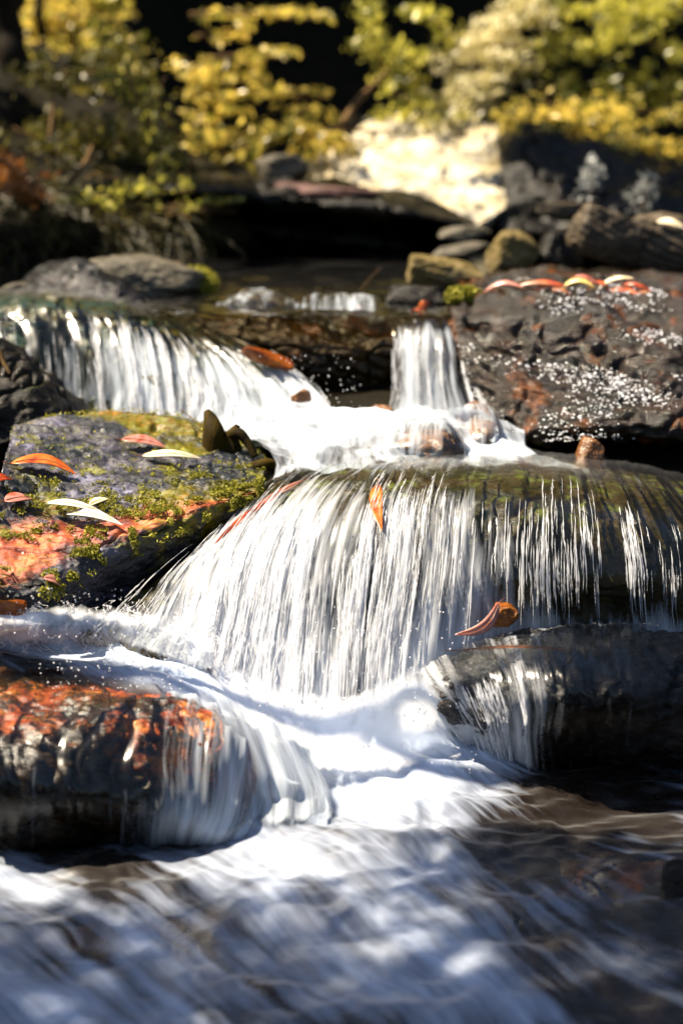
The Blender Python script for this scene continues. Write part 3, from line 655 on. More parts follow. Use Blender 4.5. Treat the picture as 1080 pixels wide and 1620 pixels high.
o_, S_, n_ = sheet('foam', [
 [(-50,962,2.88),(60,950,2.90),(150,955,2.90),(230,955,2.90),(300,975,2.88),(350,1000,2.87)],
 [(-50,985,2.80),(60,985,2.80),(150,990,2.82),(235,1000,2.84),(305,1020,2.84),(360,1045,2.84)],
 [(-50,1030,.19),(65,1030,.19),(155,1035,.185),(240,1045,.175),(315,1065,.155),(375,1090,.13)]],
 M['foam_white'], lambda U, V, G: f_fm(U, V, G) - .22 + .25 * fbm(G * 20, 3, 8), res=.004, off=0, amp=.005, fr=(40, 30), seed=203, lump=.006, edge=(.0, .2, .45, .3))
foam_sheets.append((S_, n_, 260, 301))
sheet('foam', [
 [(330,640,3.72),(420,655,3.68),(500,650,3.68),(570,660,3.72),(630,630,3.80),(680,640,3.78),(750,660,3.72)],
 [(340,680,3.62),(425,685,3.60),(505,680,3.60),(575,678,3.64),(640,665,3.70),(690,668,3.69),(765,685,3.63)],
 [(360,705,.395),(440,706,.392),(515,702,.39),(585,700,.392),(650,690,.40),(700,690,.40),(775,705,.39)]],
 M['foam'], f_fm, res=.005, off=0, amp=.004, fr=(20, 12), seed=205, lump=.010, edge=(.15, .15, .4, .35))
rs = np.random.default_rng(77); pp, pr = [], []
for (x0, x1, y0, y1, Y, n) in ((330, 760, 960, 1120, 2.82, 420), (0, 340, 930, 1010, 2.80, 300), (500, 570, 600, 680, 3.75, 50), (680, 760, 1180, 1225, 2.8, 60), (380, 560, 560, 660, 3.72, 150), (60, 340, 1040, 1090, 2.75, 120)):
    for k in range(n):
        pp.append(P(rs.uniform(x0, x1), y1 - (y1 - y0) * rs.random() ** 1.6, Y + rs.normal() * .03)); pr.append(rs.uniform(.0004, .0014))
beads('water_droplets', np.array(pp), np.array(pr), M['bead'], label='fine droplets of spray over the feet of the falls')

for (S_, n_, c_, sd_) in foam_sheets:
    strands('water_wisps', S_, n_, c_, M['bead'], length=(.015, .05), width=(.0002, .0007), vr=(.02, .9), lift=(.0005, .012), wig=.006, seed=sd_)
# upper pool
px_rows = [[(x, 500, .552) for x in (180, 320, 460, 600, 740)], [(x, 478, .553) for x in (180, 320, 460, 600, 740)], [(x, 455, .553) for x in (180, 320, 460, 600, 740)], [(x, 425, .552) for x in (100, 300, 480, 640, 800)], [(x, 392, .552) for x in (0, 280, 500, 700, 900)]]
sheet('water', px_rows, M['pool'], lambda U, V, G: .22 * (1 - smooth(.0, .35, V)) + .12 * noise(G * 8, 2) * (1 - V), res=.012, off=0, amp=.003, fr=(18, 18), seed=95, edge=(0, 0, 0, 0))
sheet('waterfall', [[(472,474,.568),(520,470,.570),(570,470,.570),(602,476,.566)],[(474,482,.563),(520,480,.566),(572,480,.566),(606,486,.560)],[(470,497,.552),(520,498,.552),(576,498,.552),(610,500,.552)]], M['fall_soft'], lambda U, V, G: .40 + .1 * V, res=.005, off=.008, amp=.004, fr=(40, 10), seed=96, edge=(.1, .1, .15, .1))

# ------------------------------------------------------------------ rocks round the upper pool
bl_rows = [
 [(10,470,4.6),(60,425,4.6),(120,404,4.6),(170,420,4.6),(215,450,4.6),(255,478,4.6)],
 [(15,482,4.40),(62,440,4.38),(125,415,4.36),(180,432,4.36),(225,460,4.36),(262,488,4.36)],
 [(20,495,4.30),(70,470,4.26),(130,455,4.22),(185,465,4.20),(230,482,4.20),(264,496,4.22)],
 [(20,515,4.30),(70,510,4.26),(130,505,4.22),(185,508,4.20),(230,510,4.20),(264,510,4.22)],
]
rock('boulder', bl_rows, M['lowright'], 'dark wet rounded rock behind the lip of the upper left curtain', amp=.010, seed=101, thick=(0, .1, -.05))
stone('boulder', 228, 440, 4.40, 236, 92, M['grey'], 'pale grey flat topped rock with moss behind the upper left curtain', seed=102, rot=(.1, .1, 0), dep=.7)
stone('stone', 30, 462, 4.45, 60, 40, M['grey'], 'small pale grey stone at the left end of the upper rocks', seed=103)
stone('stone', 372, 465, 4.7, 80, 34, M['grey'], 'low bluish grey stone right of the moss cushion on the flat topped rock', seed=104, rot=(0, .3, 0))
stone('boulder', 700, 432, 4.5, 150, 62, M['ochre'], 'flat pale ochre stone lying beside the upper pool', seed=105, rot=(0, .15, 0), dep=.9)
stone('boulder', 812, 400, 4.7, 88, 96, M['ochre'], 'upright yellowish rounded boulder right of the flat ochre stone', seed=106, dep=.8, rot=(0, .1, .5))
stone('stone', 735, 368, 5.0, 100, 26, M['grey'], 'thin grey slab lying highest behind the yellowish boulder', seed=107)
stone('stone', 735, 395, 4.9, 100, 24, M['grey'], 'thin bluish grey slab just above the flat ochre stone', seed=108, rot=(0, -.15, 0))
stone('boulder', 655, 474, 4.2, 110, 60, M['dark'], 'small black wet rock at the head of the narrow chute', seed=109)
stone('boulder', 880, 405, 4.75, 90, 90, M['dark'], 'dark brown rock in the shade right of the yellowish boulder', seed=110)
stone('boulder', 955, 375, 4.6, 130, 100, M['slab'], 'grey brown angular rock leaning against the big slab at right', seed=111, rot=(0, .45, .3), strata=.05)
stone('boulder', 1050, 392, 4.7, 210, 130, M['slab'], 'big tilted grey brown slab at the right edge above the glinting rock', seed=112, rot=(0, .35, .2), strata=.08, dep=.9)
stone('boulder', 1010, 455, 4.55, 230, 40, M['dark'], 'low dark ledge of rock below the big tilted slab', seed=113)
stone('stone', 835, 325, 5.3, 70, 50, M['dark'], 'dark green stone under the bright rock right of the ledge', seed=114)
stone('stone', 890, 335, 5.2, 90, 36, M['slab'], 'small grey stone behind the angular rock', seed=115)

ledge = [
 [(270,262,6.1),(380,270,6.1),(500,285,6.1),(600,300,6.0),(700,320,6.0),(760,345,6.0)],
 [(265,290,5.40),(375,292,5.36),(500,308,5.32),(600,322,5.30),(695,340,5.30),(745,358,5.35)],
 [(270,312,5.36),(380,315,5.32),(500,332,5.30),(600,342,5.28),(690,354,5.30),(735,366,5.35)],
 [(275,330,5.6),(380,335,5.6),(500,350,5.6),(600,358,5.6),(690,366,5.6),(735,372,5.6)],
 [(275,420,5.9),(380,425,5.9),(500,430,5.9),(600,430,5.9),(690,430,5.9),(735,425,5.9)],
]
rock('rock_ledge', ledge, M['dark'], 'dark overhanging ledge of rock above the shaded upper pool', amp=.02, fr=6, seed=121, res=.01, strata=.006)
stone('stone', 448, 268, 5.55, 96, 56, M['grey'], 'rounded grey stone resting on the dark ledge', seed=122)
stone('stone', 520, 305, 5.4, 200, 26, M['plum'], 'flat plum brown slab lying on the dark ledge', seed=123, rot=(0, .08, 0))
br = [
 [(480,250,6.6),(560,200,6.6),(640,185,6.6),(720,185,6.6),(800,195,6.6),(830,215,6.6)],
 [(485,280,6.15),(560,235,6.25),(640,212,6.3),(720,208,6.3),(795,215,6.3),(828,240,6.2)],
 [(490,305,5.95),(565,280,6.0),(645,262,6.05),(725,262,6.05),(785,268,6.05),(800,278,6.0)],
 [(500,325,5.75),(575,315,5.75),(655,312,5.75),(730,310,5.75),(780,315,5.75),(800,318,5.75)],
 [(520,345,5.6),(600,345,5.6),(680,350,5.6),(722,356,5.55),(770,345,5.6),(798,335,5.65)],
]
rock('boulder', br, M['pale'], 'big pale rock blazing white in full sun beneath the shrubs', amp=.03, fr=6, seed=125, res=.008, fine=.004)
rb = [
 [(770,205,6.6),(830,185,6.6),(900,205,6.6),(980,230,6.6),(1060,250,6.6),(1160,270,6.6)],
 [(790,235,6.0),(840,205,6.0),(905,220,6.0),(985,245,6.0),(1065,262,6.0),(1160,285,6.0)],
 [(795,290,5.75),(845,275,5.75),(910,280,5.75),(985,290,5.75),(1065,300,5.75),(1160,315,5.75)],
 [(790,360,5.6),(850,360,5.6),(915,360,5.6),(985,360,5.6),(1065,370,5.6),(1160,380,5.6)],
]
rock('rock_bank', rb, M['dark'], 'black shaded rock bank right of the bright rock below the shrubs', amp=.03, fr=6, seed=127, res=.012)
lbk = [
 [(-80,60,7.0),(60,70,7.0),(160,90,7.0),(250,140,7.0),(320,220,6.9),(360,280,6.8)],
 [(-80,170,6.2),(60,180,6.2),(160,200,6.2),(250,230,6.1),(320,270,6.0),(370,305,5.9)],
 [(-80,280,5.6),(60,285,5.6),(160,295,5.55),(250,310,5.5),(320,325,5.5),(380,340,5.5)],
 [(-80,360,5.3),(60,360,5.3),(160,365,5.3),(250,370,5.3),(320,375,5.35),(390,385,5.4)],
 [(-80,450,5.3),(60,450,5.3),(160,445,5.4),(250,440,5.5),(320,435,5.6),(390,430,5.7)],
]
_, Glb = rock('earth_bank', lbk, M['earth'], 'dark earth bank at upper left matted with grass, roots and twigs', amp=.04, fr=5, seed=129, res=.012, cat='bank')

# ------------------------------------------------------------------ fallen leaves
LM = {
 'orange': litter_mat('leaf_orange', (.62, .24, .05), (.60, .12, .015), (.28, .035, .008)),
 'cream': litter_mat('leaf_cream', (.55, .42, .22), (.75, .65, .45), (.80, .74, .60), .5),
 'white': litter_mat('leaf_white', (.50, .40, .26), (.74, .68, .56), (.80, .77, .70), .5),
 'red': litter_mat('leaf_red', (.12, .015, .006), (.36, .045, .012), (.45, .10, .025)),
 'brown': litter_mat('leaf_brown', (.10, .035, .015), (.28, .10, .04), (.40, .18, .08)),
 'pink': litter_mat('leaf_pink', (.35, .12, .09), (.50, .22, .17), (.30, .06, .03)),
 'yellow': litter_mat('leaf_yellow', (.5, .36, .08), (.62, .50, .16), (.45, .28, .06)),
}
def leaf(p0, p1, width, mat, label, bend=.0, arch=.012, group=None, up=(0, -.35, 1), curl=.15, thick=.0007):
    """Gum leaf from stalk p0 to tip p1: blade and stalk."""
    p0, p1 = np.array(p0), np.array(p1); K, J = 15, 5
    t = np.linspace(0, 1, K); ax = p1 - p0; ln = np.linalg.norm(ax); ax = ax / ln
    u = np.array(up, float); s = np.cross(ax, u); s /= np.linalg.norm(s); u = np.cross(s, ax)
    c = p0 + ax * ln * t[:, None] + s * (bend * np.sin(t * math.pi))[:, None] + u * (arch * np.sin(t * math.pi))[:, None]
    wd = width / 2 * np.sin(math.pi * t ** .8) ** .75; j = np.linspace(-1, 1, J)
    top = c[:, None] + s * (wd[:, None] * j)[..., None] + u * (curl * wd[:, None] * j ** 2)[..., None]
    bot = top - u * thick
    V = np.concatenate([top.reshape(-1, 3), bot.reshape(-1, 3)]); nn = K * J
    a = np.arange(nn).reshape(K, J); rim = np.concatenate([a[0, :], a[1:, -1], a[-1, -2::-1], a[-2:0:-1, 0]]); r2 = np.roll(rim, -1)
    F = np.concatenate([gridF(K, J), gridF(K, J, True) + nn, np.stack([r2, rim, rim + nn, r2 + nn], -1)])
    e = empty('fallen_leaf', p0); tag(e, label, 'leaf', group)
    mesh_obj('blade', V, F, LM[mat], parent=e)
    mr = [c[i] + u * .0009 for i in (1, 4, 7, 10, 13)]
    tube('midrib', mr, max(.0006, width * .022), .0003, LM['yellow' if mat in ('cream', 'white') else 'brown'], parent=e, sides=5, sub=3)
    tube('stalk', [p0 - ax * ln * .12, p0, p0 + ax * ln * .1], .0008, .0006, LM['brown'], parent=e, sides=5, sub=3)
    return e
# heights on the leaf rock: nearest surface point along the ray
def on(G, px, py, lift=.008):
    d = ray(px, py); d = d / np.linalg.norm(d); v = G.reshape(-1, 3) - np.array([0, 0, CAMZ]); tt = v @ d
    k = np.linalg.norm(v - tt[:, None] * d, axis=1).argmin(); q = G.reshape(-1, 3)[k]
    return P(px, py, Y=q[1]) + np.array([0, -lift * .35, lift])
L_ = on
leaf(on(Gl, 18, 740), on(Gl, 122, 758), .030, 'orange', 'bright orange pointed leaf lying at the upper left of the mossy slab', bend=-.008)
leaf(on(Gl, 225, 728), on(Gl, 318, 732), .022, 'cream', 'cream curved leaf lying on the blue grey part of the mossy slab', bend=.010)
leaf(on(Gl, 192, 702), on(Gl, 262, 714), .028, 'pink', 'wet pink brown leaf pressed flat behind the cream leaf', bend=-.004, arch=.004)
leaf(on(Gl, 75, 806, .012), on(Gl, 165, 822, .012), .018, 'white', 'upper of two crossed white leaves on the mossy slab', bend=.008)
leaf(on(Gl, 105, 820), on(Gl, 195, 838), .022, 'white', 'lower of two crossed white leaves on the mossy slab', bend=.004)
leaf(on(Gl, 142, 806), on(Gl, 172, 796), .016, 'cream', 'tiny cream leaf fragment just above the crossed white leaves', arch=.003)
leaf(on(Gl, 8, 800), on(Gl, 52, 796), .030, 'pink', 'pale salmon leaf at the left end of the mossy slab', arch=.004)
leaf(on(Gl, -20, 770), on(Gl, 22, 766), .03, 'red', 'dark red leaf at the left edge above the pale salmon leaf', arch=.006)
leaf(on(Gl, 70, 925, .012), on(Gl, 100, 942, .012), .02, 'pink', 'small pink leaf on the lower front corner of the mossy slab', arch=.006)
leaf(on(Gd, 598, 778, .016) + [0, -.012, 0], on(Gd, 603, 852, .018) + [0, -.018, 0], .020, 'orange', 'red orange leaf hanging upright on the central curtain', up=(0, -1, .3), bend=.006, arch=.008)
leaf(on(Gd, 436, 800, .014), on(Gd, 340, 875, .016), .012, 'red', 'long thin red leaf washed against the left edge of the central curtain', bend=.006, arch=.002)
leaf(on(Gd, 480, 770, .012), on(Gd, 400, 815, .012), .012, 'pink', 'faded pink leaf under water at the left lip of the central curtain', arch=.002)
# curled leaf cluster on lower right rock
stone('stone', 796, 973, 2.9, 58, 46, M['lowleft_stone'], 'knobbly orange brown pebble stuck at the foot of the central curtain', seed=130)
leaf(P(790, 952, 2.87), P(718, 1004, 2.85), .017, 'pink', 'curled salmon leaf hooked round the orange brown pebble', bend=-.016, up=(0, -1, .3), arch=.01)
leaf(P(724, 1047, 2.81) + [0, -.01, .02], P(905, 1050, 2.76) + [0, -.01, .022], .006, 'brown', 'thin brown stalk-like leaf lying across the dark blue black rock', bend=-.004, arch=.004)
stone('boulder', 8, 972, 2.84, 100, 66, M['orange'], 'vivid orange wet stone at the left edge below the mossy slab', seed=131)
stone('stone', 20, 930, 2.92, 150, 50, M['dark'], 'dark brown stone wedged between the mossy slab and the orange stone', seed=132)
# litter on the big right rock
spots = [(768, 462, 822, 452, 'pink', 'pale pinkish leaf at the left end of the litter row'), (790, 468, 850, 458, 'cream', 'cream leaf tucked in front of the pale pinkish leaf'),
 (820, 452, 872, 448, 'brown', 'brown leaf in the middle left of the litter row'), (838, 446, 892, 450, 'red', 'vivid red leaf along the back of the litter row'),
 (846, 462, 880, 450, 'pink', 'pink folded leaf under the vivid red leaf'), (888, 458, 936, 454, 'yellow', 'rounded yellow tan leaf in the middle of the litter row'),
 (930, 446, 962, 462, 'red', 'dark red leaf right of the rounded yellow tan leaf'), (948, 458, 996, 436, 'cream', 'upturned cream pink leaf at the right of the litter row'),
 (962, 462, 1012, 470, 'orange', 'orange leaf at the right end of the litter row'), (1000, 466, 1040, 474, 'brown', 'dull brown leaf past the right end of the litter row')]
for a, b, c, d, m_, lb in spots:
    leaf(P(a - 4, b + 2, 3.97), P(c + 6, d + 4, 3.94), rnd.uniform(.015, .024), m_, lb, bend=rnd.uniform(-.010, .010), arch=rnd.uniform(.004, .014), group='fallen leaves on the large layered rock', up=(rnd.uniform(-.3, .3), -.35, .9), curl=.5)
for a, b, c, d, m_, lb in [(778, 472, 812, 470, 'brown', 'small brown leaf in front of the cream leaf at the left of the litter row'), (860, 466, 905, 470, 'brown', 'dull brown leaf lying in front of the rounded yellow tan leaf'),
    (905, 440, 945, 448, 'pink', 'dusky pink leaf behind the rounded yellow tan leaf'), (985, 450, 1030, 460, 'red', 'dark red leaf behind the orange leaf of the litter row'), (1035, 468, 1075, 478, 'brown', 'brown curled leaf nearest the right edge on the layered rock')]:
    leaf(P(a, b, 3.96), P(c, d, 3.94), rnd.uniform(.014, .02), m_, lb, bend=rnd.uniform(-.010, .010), arch=.008, group='fallen leaves on the large layered rock', up=(rnd.uniform(-.3, .3), -.35, .9), curl=.5)
leaf(P(650, 510, 4.0) + [0, -.02, .02], P(666, 514, 3.98) + [0, -.02, .02], .012, 'red', 'tiny red leaf at the lip of the narrow chute')
leaf(P(662, 486, 4.08), P(680, 480, 4.08), .016, 'orange', 'small orange leaf on the black wet rock', up=(0, -1, .3))
leaf(P(560, 505, 4.08) + [0, -.01, .012], P(580, 500, 4.08) + [0, -.01, .012], .012, 'red', 'small red leaf on top of the dark wedge rock')
leaf(P(1038, 350, 4.5), P(1085, 362, 4.45), .016, 'cream', 'white leaf on the big tilted slab', up=(0, -1, .6))

# broken stump and twigs
e = empty('broken_stump', P(345, 705, 3.42)); tag(e, 'broken dark stump with yellow moss standing behind the mossy slab', 'stump')
tube('snag', [P(345, 712, 3.40), P(343, 685, 3.40), P(338, 665, 3.41), P(332, 652, 3.42)], .026, .006, M['wood'], parent=e, wob=.006, sides=9)
tube('snag', [P(368, 715, 3.40), P(366, 690, 3.40), P(376, 672, 3.40)], .020, .005, M['wood'], parent=e, wob=.006, seed=2, sides=9)
tube('root', [P(350, 700, 3.42), P(375, 685, 3.39), P(392, 700, 3.38), P(402, 722, 3.37)], .012, .006, M['wood'], parent=e, wob=.004, seed=3)
tube('root', [P(395, 745, 3.33), P(425, 735, 3.33), P(445, 742, 3.34), P(462, 742, 3.34)], .012, .008, M['wood'], parent=e, wob=.005, seed=4)
def twig(pts, r, label, mat='twig', name='twig', r1=None):
    o = tube(name, [P(*p) for p in pts], r, r1 or r * .5, M[mat], wob=.004, seed=int(pts[0][0])); tag(o, label, 'twig'); return o
twig([(540,195,5.9),(560,165,5.95),(590,135,6.0),(612,112,6.1)], .012, 'pinkish brown stick leaning up between the shrubs left of the bright rock')
twig([(520,203,5.9),(580,207,5.9),(632,206,5.9)], .006, 'thin horizontal stick along the top left of the bright rock')
twig([(284,650,3.5),(300,660,3.48),(322,678,3.46)], .0012, 'fine dead twig left of the broken stump')
twig([(108,292,5.1),(125,272,5.1),(148,235,5.15),(152,225,5.15)], .010, 'pale stick standing in the grass of the upper left bank')
twig([(80,215,5.3),(85,160,5.35),(88,100,5.4)], .006, 'thin upright dead stem on the upper left bank')
twig([(200,200,5.4),(235,165,5.45),(262,120,5.5)], .003, 'thin pale bent stem beside the black gap at upper left')
twig([(160,300,5.05),(190,322,5.05),(255,330,5.05),(300,345,5.0)], .004, 'long pale root trailing down the upper left bank')
twig([(245,405,4.75),(262,412,4.7),(290,416,4.68)], .004, 'curled pale twig on top of the flat topped grey rock')
twig([(0,555,3.55),(6,575,3.54),(14,592,3.53)], .006, 'short brown twig on the dark mossy rock at left edge')
twig([(572,462,4.3),(585,445,4.3),(605,424,4.3)], .0015, 'fine bent grass stem above the upper pool')
for k in range(9):
    a = rnd.uniform(0, 300); b = rnd.uniform(270, 345); Y = 5.15
    o = twig([(a, b, Y), (a + rnd.uniform(20, 40), b + rnd.uniform(-8, 14), Y - .03), (a + rnd.uniform(50, 90), b + rnd.uniform(0, 28), Y)], .0025, 'thin pale root straggling over the upper left bank'); o['group'] = 'roots on the upper left bank'; o['category'] = 'root'

# ------------------------------------------------------------------ shrubs, trees, grass
def leafcloud(pts, size, r, aspect=.45, flat=.0):
    k = len(pts); s = r.uniform(.45, 1.25, k)[:, None] * size
    a = r.normal(size=(k, 3)); a /= np.linalg.norm(a, axis=1, keepdims=True)
    b = np.cross(a, r.normal(size=(k, 3)) * (1 - flat) + np.array([0, 0, flat])); b /= np.linalg.norm(b, axis=1, keepdims=True)
    n = np.cross(a, b)
    V = np.stack([pts - a * s, pts - a * s * .2 + b * s * aspect + n * s * .12, pts + a * s * .3 + b * s * aspect * .8 + n * s * .1, pts + a * s, pts + a * s * .3 - b * s * aspect * .8 + n * s * .1, pts - a * s * .2 - b * s * aspect + n * s * .12], 1)
    F = np.array([[0, 1, 2, 3], [0, 3, 4, 5]])[None] + (np.arange(k) * 6)[:, None, None]
    return V.reshape(-1, 3), F.reshape(-1, 4), np.repeat(np.clip(r.random(k) ** 1.3 + .35 * noise(pts * 5, 71), 0, 1), 6)
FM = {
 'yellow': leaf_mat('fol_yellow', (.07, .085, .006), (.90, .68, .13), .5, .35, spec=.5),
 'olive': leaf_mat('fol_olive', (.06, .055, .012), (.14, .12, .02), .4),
 'pale': leaf_mat('fol_haze', (.40, .34, .10), (.85, .78, .52), .4, .4),  # leaf colour paled to imitate the diagonal band of haze
 'green': leaf_mat('fol_green', (.03, .045, .004), (.64, .58, .09), .5, .35, spec=.5),
 'silver': leaf_mat('fol_silver', (.16, .17, .16), (.34, .35, .34), .3),
 'rust': leaf_mat('fol_rust', (.12, .04, .01), (.42, .16, .03), .4),
 'moss': leaf_mat('fol_moss', (.14, .14, .012), (.42, .38, .04), .3, .7),
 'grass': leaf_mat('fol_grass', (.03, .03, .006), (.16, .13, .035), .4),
}
def shrub(label, sprays, mat, size, dep=.25, seed=0, stem=True, name='shrub', cat='shrub', group=None):
    """sprays: (px0, py0, px1, py1, spread_px, count, Y) - leaf bearing branches."""
    r = np.random.default_rng(seed); A = sprays[0]
    e = empty(name, P(A[0], A[1], A[6])); tag(e, label, cat, group); pts = []
    for (x0, y0, x1, y1, sp_, n, Y) in sprays:
        n = int(n * 2.7)
        t = r.random(n); tap = 1.0 - .5 * t
        q = np.stack([x0 + (x1 - x0) * t + r.normal(size=n) * sp_ * tap, y0 + (y1 - y0) * t + r.normal(size=n) * sp_ * .6 * tap + 6 * np.sin(t * 5 + seed), Y + r.normal(size=n) * dep * .4], -1)
        nz = noise(np.stack([q[:, 0] / 30, q[:, 1] / 18, q[:, 2] * 4], -1), seed + 5) + .6 * noise(np.stack([q[:, 0] / 11, q[:, 1] / 9, q[:, 2] * 9], -1), seed + 6)
        q = q[nz > -.08]
        pts.append(np.array([P(*a) for a in q]))
        if stem:
            m = lambda f, j: P(x0 + (x1 - x0) * f, y0 + (y1 - y0) * f + j, Y)
            tube('branch', [m(0, 3), m(.35, -2), m(.7, 3), m(1, 0)], .007, .002, M['twig'], parent=e, sides=5, sub=3)
    V, F, tn = leafcloud(np.concatenate(pts), size * .8, r)
    o = mesh_obj('foliage', V, F, FM[mat], parent=e, attrs={'tone': tn}, smooth_=False); o['kind'] = 'stuff'
    return e
shrub('yellow green shrub with tiered horizontal sprays above the dark ledge', [
 (300,20,520,28,10,170,6.4),(310,55,390,62,10,80,6.4),(330,60,400,40,10,60,6.4),(320,92,480,86,9,130,6.3),(292,90,330,150,13,130,6.4),(300,150,520,150,10,230,6.3),
 (300,120,420,128,9,90,6.4),(300,180,400,180,9,90,6.3),(440,170,530,190,10,90,6.3),(400,75,410,140,8,60,6.4)], 'yellow', .022, seed=1)
shrub('low bright yellow leafy branch drooping over the dark ledge', [(300,215,420,235,15,330,6.1),(400,205,540,215,14,360,6.1),(480,235,560,230,14,200,6.1),(350,245,400,262,8,60,6.1)], 'yellow', .020, seed=2)
shrub('sparse shrub against black shade left of the pale shrub', [(560,60,640,130,16,90,6.6),(600,180,690,190,12,90,6.5),(575,10,600,60,12,110,6.5),(640,110,720,50,22,260,6.6),(620,150,720,180,18,160,6.5),(700,40,640,10,14,90,6.6),(650,95,590,60,14,80,6.5)], 'green', .024, seed=3)
shrub('pale shrub standing in for the diagonal haze above the bright rock', [(690,215,760,110,30,900,6.6),(740,130,850,0,36,1100,6.7),(680,205,720,190,24,300,6.5)], 'pale', .022, seed=4)
shrub('dense yellow shrub in the top right corner', [(880,20,1080,10,34,800,6.9),(860,80,980,60,26,420,6.8),(1000,60,1090,90,26,420,6.8),(900,140,1080,130,30,520,6.8)], 'green', .022, seed=5)
shrub('leafy yellow bush along the crest of the black rock bank', [(800,190,900,205,18,420,6.2),(860,160,960,210,26,420,6.3),(960,220,1085,240,24,620,6.2),(940,170,1085,180,26,480,6.4)], 'yellow', .020, seed=6)
shrub('bright yellow tree foliage in the top left corner', [(60,90,215,70,26,260,6.9),(100,140,235,120,24,200,6.7),(0,110,60,170,20,120,6.9),(30,20,190,20,26,420,7.2),(50,70,160,60,22,220,7.2),(90,40,170,10,20,200,7.2)], 'yellow', .030, seed=7)
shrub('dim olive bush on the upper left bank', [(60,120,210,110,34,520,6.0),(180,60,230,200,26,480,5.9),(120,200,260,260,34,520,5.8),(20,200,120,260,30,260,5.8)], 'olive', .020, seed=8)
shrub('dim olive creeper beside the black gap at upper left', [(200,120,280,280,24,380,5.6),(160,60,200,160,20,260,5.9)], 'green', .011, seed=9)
for (a, b, s, sd_, lb) in ((935,300,15,20,'small silver leaved plant growing left on the black rock bank'),(1018,305,18,21,'small silver leaved plant growing right on the black rock bank'),(935,265,9,22,'tiny silver sprig growing above the left silver plant')):
    shrub(lb, [(a, b + 20, a + 4, b - 20, s, 60, 5.35)], 'silver', .016, seed=sd_, dep=.1, name='plant', cat='plant')
shrub('rusty brown dead fern at the left edge below the olive bush', [(0,250,60,320,18,260,5.4),(10,300,70,280,12,160,5.35)], 'rust', .016, seed=31, name='fern', cat='fern')
shrub('low green weeds hanging over the shaded bank left of the dark ledge', [(180,290,300,300,16,300,5.35),(90,300,180,330,14,220,5.25),(240,330,380,320,10,200,5.3)], 'green', .012, seed=32)
# moss cushions
def moss(px, py, Y, wpx, hpx, label, seed, parent=None):
    r = np.random.default_rng(seed); n = 1800; d = r.normal(size=(n, 3)); d /= np.linalg.norm(d, axis=1, keepdims=True)
    s = Y / FPX; c = P(px, py, Y); pts = c + d * np.array([wpx * s / 2, wpx * s / 2.5, hpx * s / 2]) * r.uniform(.6, 1, n)[:, None]
    V, F, tn = leafcloud(pts, .006, r); o = mesh_obj('moss', V, F, FM['moss'], attrs={'tone': tn}, smooth_=False); tag(o, label, 'moss'); return o
moss(733, 468, 4.0, 62, 34, 'bright yellow green moss cushion at the left end of the large layered rock', 1)
moss(310, 448, 4.42, 72, 56, 'large olive moss cushion on the right end of the flat topped grey rock', 2)
moss(235, 452, 4.42, 60, 40, 'smaller olive moss patch on the front of the flat topped grey rock', 3)
# moss tufts on the slab: one carpet of small leaves
r_ = np.random.default_rng(9); nl_ = normals(Gl); pts = []
while len(pts) < 9000:
    i, j = r_.integers(Gl.shape[0]), r_.integers(Gl.shape[1]); v = i / Gl.shape[0]; x = Gl[i, j]
    dn = smooth(.1, .7, .7 * noise(x * 26, 5) + .9 * noise(x * 75, 6)) * (smooth(.25, .55, v) * .9 + .1) * (1 - smooth(.72, .8, v))
    if r_.random() < dn: pts.append(x + nl_[i, j] * r_.uniform(.003, .009))
V, F, tn = leafcloud(np.array(pts), .0034, r_)
o = mesh_obj('moss', V, F, FM['moss'], attrs={'tone': tn}, smooth_=False); tag(o, 'yellow green moss tufts over the leaf strewn slab', 'moss', kind='stuff')
# grass on the bank
r_ = np.random.default_rng(19); nb = normals(Glb); Vs, Fs = [], []; base = 0; tn = []
for k in range(1500):
    i, j = int(r_.uniform(.25, .8) * Glb.shape[0]), int(r_.random() * Glb.shape[1] * .8); x = Glb[i, j] + nb[i, j] * .01
    ln = r_.uniform(.05, .22); dr = np.array([r_.normal() * .6, -.4, r_.uniform(-.6, 1)]); dr /= np.linalg.norm(dr); t = np.linspace(0, 1, 5)[:, None]
    c = x + dr * ln * t + np.array([0, -.02, -ln * .6]) * t ** 2; s = np.array([.0016, 0, .0006]) * (1 - t)
    Vs.append(np.stack([c - s, c + s], 1).reshape(-1, 3)); ii = np.arange(4)[:, None] * 2 + base
    Fs.append(np.concatenate([ii, ii + 1, ii + 3, ii + 2], 1)); base += 10; tn += [r_.random()] * 10
o = mesh_obj('grass', np.concatenate(Vs), np.concatenate(Fs), FM['grass'], attrs={'tone': np.array(tn)}); tag(o, 'drooping dry grass on the upper left bank', 'grass', kind='stuff')
# trunks
def tree(label, pts, r0, r1, crown=None, mat='olive', seed=0, nleaf=9000, lsize=.05):
    e = empty('tree', pts[0]); tag(e, label, 'tree')
    tube('trunk', pts, r0, r1, M['bark'], parent=e, sides=12, wob=.02, seed=seed)
    if crown:
        r = np.random.default_rng(seed); out = []
        for (c, rad, n) in crown:
            c = np.array(c); tube('limb', [pts[-1], (np.array(pts[-1]) + c) / 2 + [0, 0, .15], c], r1 * .8, .015, M['bark'], parent=e, sides=7)
            d = r.normal(size=(n, 3)); d /= np.linalg.norm(d, axis=1, keepdims=True); q = c + d * np.array(rad) * (r.random(n) ** .4)[:, None]
            q = q[noise(q * 2.6, seed + 1) > -.25]; out.append(q)
        V, F, tn = leafcloud(np.concatenate(out), lsize, r)
        o = mesh_obj('crown', V, F, FM[mat], parent=e, attrs={'tone': tn}, smooth_=False); o['kind'] = 'stuff'
    return e
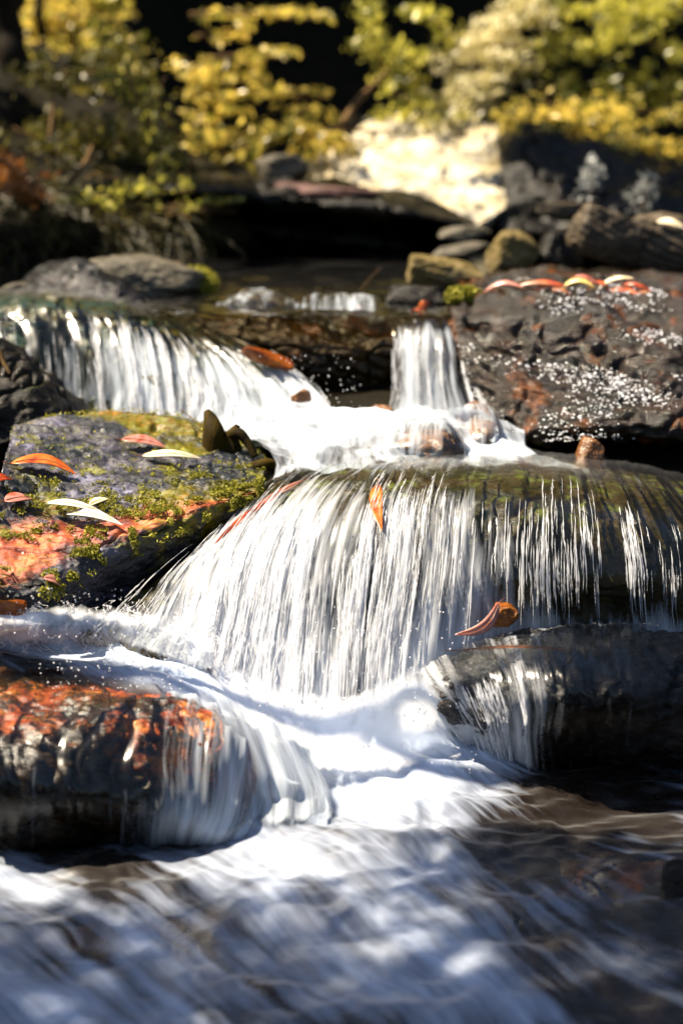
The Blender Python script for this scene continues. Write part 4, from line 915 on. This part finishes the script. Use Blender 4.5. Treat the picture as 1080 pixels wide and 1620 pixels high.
tree('dark leaning tree trunk at the top left corner', [P(60, 190, 6.6), P(30, 110, 6.6), P(10, 50, 6.6), P(5, -60, 6.6), P(0, -200, 6.6)], .055, .04)
tree('thin dark sapling trunk near the top left corner', [P(85, 110, 7.0), P(74, 50, 7.0), P(66, 0, 7.0), P(62, -120, 7.0)], .02, .012)
# unseen trees added outside the frame, crowns placed up-sun to shade chosen patches
def upsun(px, py, z, h):
    q = P(px, py, z=z); return q + np.array(sd) * (h - z) / sd.z
c1 = upsun(300, 1560, -.03, 3.2)
tree('big unseen tree on the left bank, crown placed to shade the foreground rapids', [(-3.6, 1.0, .6), (-3.5, 1.1, 1.6), (-3.3, 1.3, 2.6)], .16, .10,
     crown=[(c1, (.45, .30, .3), 4200), (c1 + [.5, -.25, .1], (.5, .35, .3), 5200), (c1 + [-.6, .0, .1], (.5, .35, .3), 3600), (c1 + [.9, -.5, .3], (.6, .4, .3), 5500), (c1 + [.42, .05, .0], (.22, .2, .2), 1500), (P(900, 1400, z=0) + np.array(sd) * 3.6, (.22, .22, .2), 2200)], mat='green', seed=41, lsize=.020)

c2 = upsun(1075, 1120, .12, 2.4); c3 = P(960, 285, 5.85) + np.array(sd) * 1.5; c4 = P(150, 270, 5.65) + np.array(sd) * 1.9
tree('slender unseen tree added on the left bank to shade the dark rocks at right', [(-3.0, 2.9, .8), (-2.9, 3.0, 1.6), (-2.5, 3.1, 2.3)], .07, .04, crown=[(c2, (.13, .13, .14), 700)], mat='green', seed=42, lsize=.04)
tree('unseen tree added on the left bank to shade the black rock bank', [(-3.2, 6.2, 1.4), (-3.0, 6.4, 2.2)], .09, .05, crown=[(c3, (.42, .22, .14), 2600)], mat='green', seed=43, lsize=.05)
tree('unseen tree added on the left bank to shade the grassy bank', [(-4.2, 6.4, 1.8), (-3.8, 6.5, 2.6)], .10, .06, crown=[(c4 + [0, -.4, 0], (.45, .32, .15), 1500), (c4 + [0, .25, .1], (.42, .3, .15), 1000)], mat='green', seed=44, lsize=.05)
for k in range(5):  # tree row added above the frame so its crowns darken the far slope
    x = -4.9 + 1.75 * k + rnd.uniform(-.2, .2); y = 10.9 + rnd.uniform(-.5, .5); z = float(ground_h(np.array(x), np.array(y)))
    tree(['unseen tree added to shade the hillside at far left', 'unseen tree added to shade the hillside left of the middle', 'unseen tree added to shade the hillside at the middle', 'unseen tree added to shade the hillside right of the middle', 'unseen tree added to shade the hillside at far right'][k],
         [(x, y, z - .2), (x + .1, y, z + 1.5), (x, y - .2, z + 2.6)], .16, .09, crown=[((x, y - .4, z + 2.7), (1.5, 1.6, .9), 6500), ((x + .3, y + 1.6, z + 4.2), (1.5, 1.2, 1.2), 4000)], mat='olive', seed=50 + k, lsize=.11)
